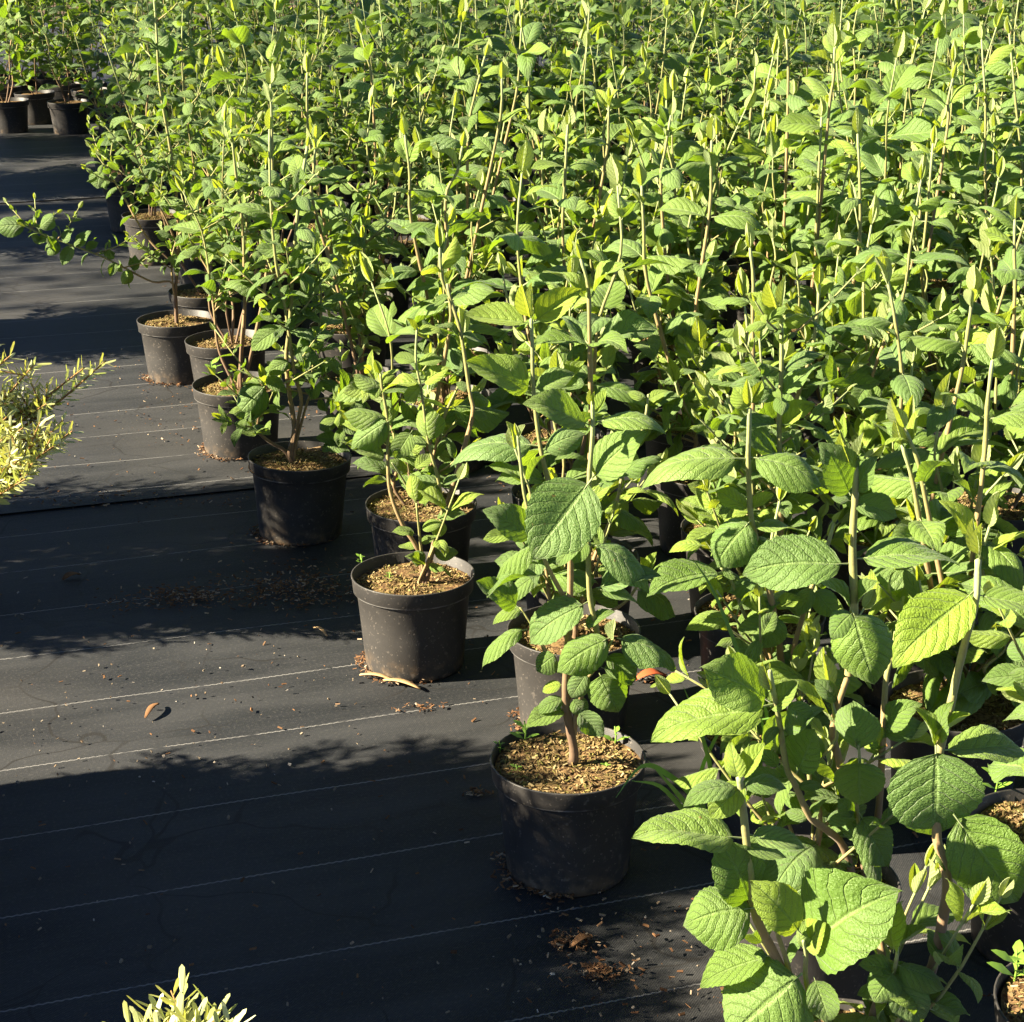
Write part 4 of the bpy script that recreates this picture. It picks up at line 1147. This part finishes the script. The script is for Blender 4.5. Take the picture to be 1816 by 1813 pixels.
def sliver(px, py, px2, py2, w, mat, name, label, cat, curl=0.006):
    a, b = at_z(px, py, 0.006), at_z(px2, py2, 0.006)
    d = (b - a); L = d.length; d.normalize(); s = Vector((-d.y, d.x, 0))
    V, F = [], []
    n = 8
    for i in range(n + 1):
        f = i / n
        ww = w * (math.sin(math.pi * (0.06 + 0.90 * f)) ** 0.7)
        z = curl * math.sin(math.pi * f)
        for sz in (0, 1):
            for k in (-1, 0, 1):
                p = d * (L * f) + s * (k * ww / 2 + 0.12 * w * math.sin(3 * f)) + Vector((0, 0, z + sz * 0.0016 + abs(k) * curl * 0.35))
                V.append(p)
    for i in range(n):
        a0, b0 = i * 6, (i + 1) * 6
        F += [(a0 + 3, a0 + 4, b0 + 4, b0 + 3), (a0 + 4, a0 + 5, b0 + 5, b0 + 4), (a0, b0, b0 + 1, a0 + 1), (a0 + 1, b0 + 1, b0 + 2, a0 + 2), (a0, a0 + 3, b0 + 3, b0), (a0 + 2, b0 + 2, b0 + 5, a0 + 5)]
    F += [(0, 1, 4, 3), (1, 2, 5, 4), (n * 6, n * 6 + 3, n * 6 + 4, n * 6 + 1), (n * 6 + 1, n * 6 + 4, n * 6 + 5, n * 6 + 2)]
    o = link(name, mesh(name, V, F, mat), None, a)
    tag(o, label, cat)
sliver(638, 1199, 700, 1210, 0.009, M_WOOD, 'wood_sliver', 'pale wood sliver at the foot of the sunlit bare-stemmed pot', 'wood sliver')
sliver(680, 1208, 745, 1224, 0.011, M_WOOD, 'wood_sliver', 'second pale wood sliver overlapping the first, nearer the camera', 'wood sliver')
sliver(1128, 1208, 1182, 1202, 0.024, M_DEADLEAF, 'fallen_leaf', 'bright orange dead leaf between the front pots', 'dead leaf', 0.010)
sliver(258, 1275, 282, 1250, 0.010, M_LITTER, 'fallen_leaf', 'curled brown leaf scrap on the sunlit cloth at left', 'dead leaf')
sliver(556, 1115, 580, 1130, 0.006, M_WOOD, 'fallen_twig', 'small pale curved twig left of the sunlit pot', 'twig')
sliver(112, 1030, 142, 1020, 0.018, M_LITTER, 'fallen_leaf', 'dark curled leaf in the shade at far left', 'dead leaf')
sliver(1015, 1680, 1050, 1665, 0.012, M_LITTER, 'fallen_leaf', 'rusty leaf scrap in the litter clump in front of the pot', 'dead leaf')

# loose bark, seeds and dust specks on the cloth
rg = random.Random(77)
pts = []
def scatter(n, u0, u1, v0, v1, sd=None):
    for _ in range(n):
        if sd is None: u, v = rg.uniform(u0, u1), rg.uniform(v0, v1)
        else: u, v = rg.gauss((u0 + u1) / 2, (u1 - u0) / 4), rg.gauss((v0 + v1) / 2, (v1 - v0) / 4)
        p = at_z(u, v); pts.append((p.x, p.y, 0.0065 + rg.uniform(0, 0.002) + (0.0045 if -p.x * SA + p.y * CA > TA - 0.03 else 0)))
for _ in range(1500):
    x, y = rg.uniform(-1.2, 1.2), rg.uniform(1.6, 6.5)
    pts.append((x, y, 0.006 + (0.0045 if -x * SA + y * CA > TA - 0.03 else 0)))
scatter(800, 390, 670, 1010, 1088, 1); scatter(420, 240, 420, 1040, 1085, 1); scatter(60, 380, 660, 985, 1030, 1); scatter(40, 160, 260, 1060, 1090, 1)
scatter(110, 975, 1060, 1655, 1700, 1); scatter(130, 1010, 1120, 1710, 1750, 1); scatter(40, 820, 875, 1405, 1420, 1); scatter(60, 900, 1250, 1600, 1813)
scatter(40, 700, 790, 1250, 1270, 1); scatter(60, 1100, 1200, 1195, 1215, 1); scatter(160, 240, 600, 640, 800); scatter(150, 0, 440, 880, 905)
for key in ((0, 0), (-1, 2), (-2, 4), (-3, 6), (0, 1), (1, 0), (1, -1), (-4, 8), (0, 2)):   # crumbs washed up against the pots
    x0, y0 = spots[key]
    for _ in range(130):
        a = rg.gauss(math.pi * 1.12, 0.75); r = 0.089 + abs(rg.gauss(0, 0.010))
        x, y = x0 + r * math.cos(a), y0 + r * math.sin(a)
        pts.append((x, y, 0.006 + rg.uniform(0, 0.004) + (0.0045 if -x * SA + y * CA > TA - 0.03 else 0)))
V, F = chips(rg, pts, 0.0025, 0.0105, 0.4, 0.25, 0.34)
tag(link('bark_litter', mesh('bark_litter', V, F, M_LITTER, False)), 'loose brown bark chips and crumbs lying on the black cloth', 'litter', kind='stuff')

rg = random.Random(78); pts = []
scatter(200, -40, 1250, 560, 1813); scatter(60, 0, 640, 1150, 1420); scatter(40, 0, 500, 640, 830); scatter(40, 900, 1240, 1580, 1813)
V, F = chips(rg, pts, 0.002, 0.0062, 0.6, 0.5, 0.55)
tag(link('pale_debris', mesh('pale_debris', V, F, M_PALE, False)), 'pale seed husks and grit scattered over the black cloth', 'litter', kind='stuff')
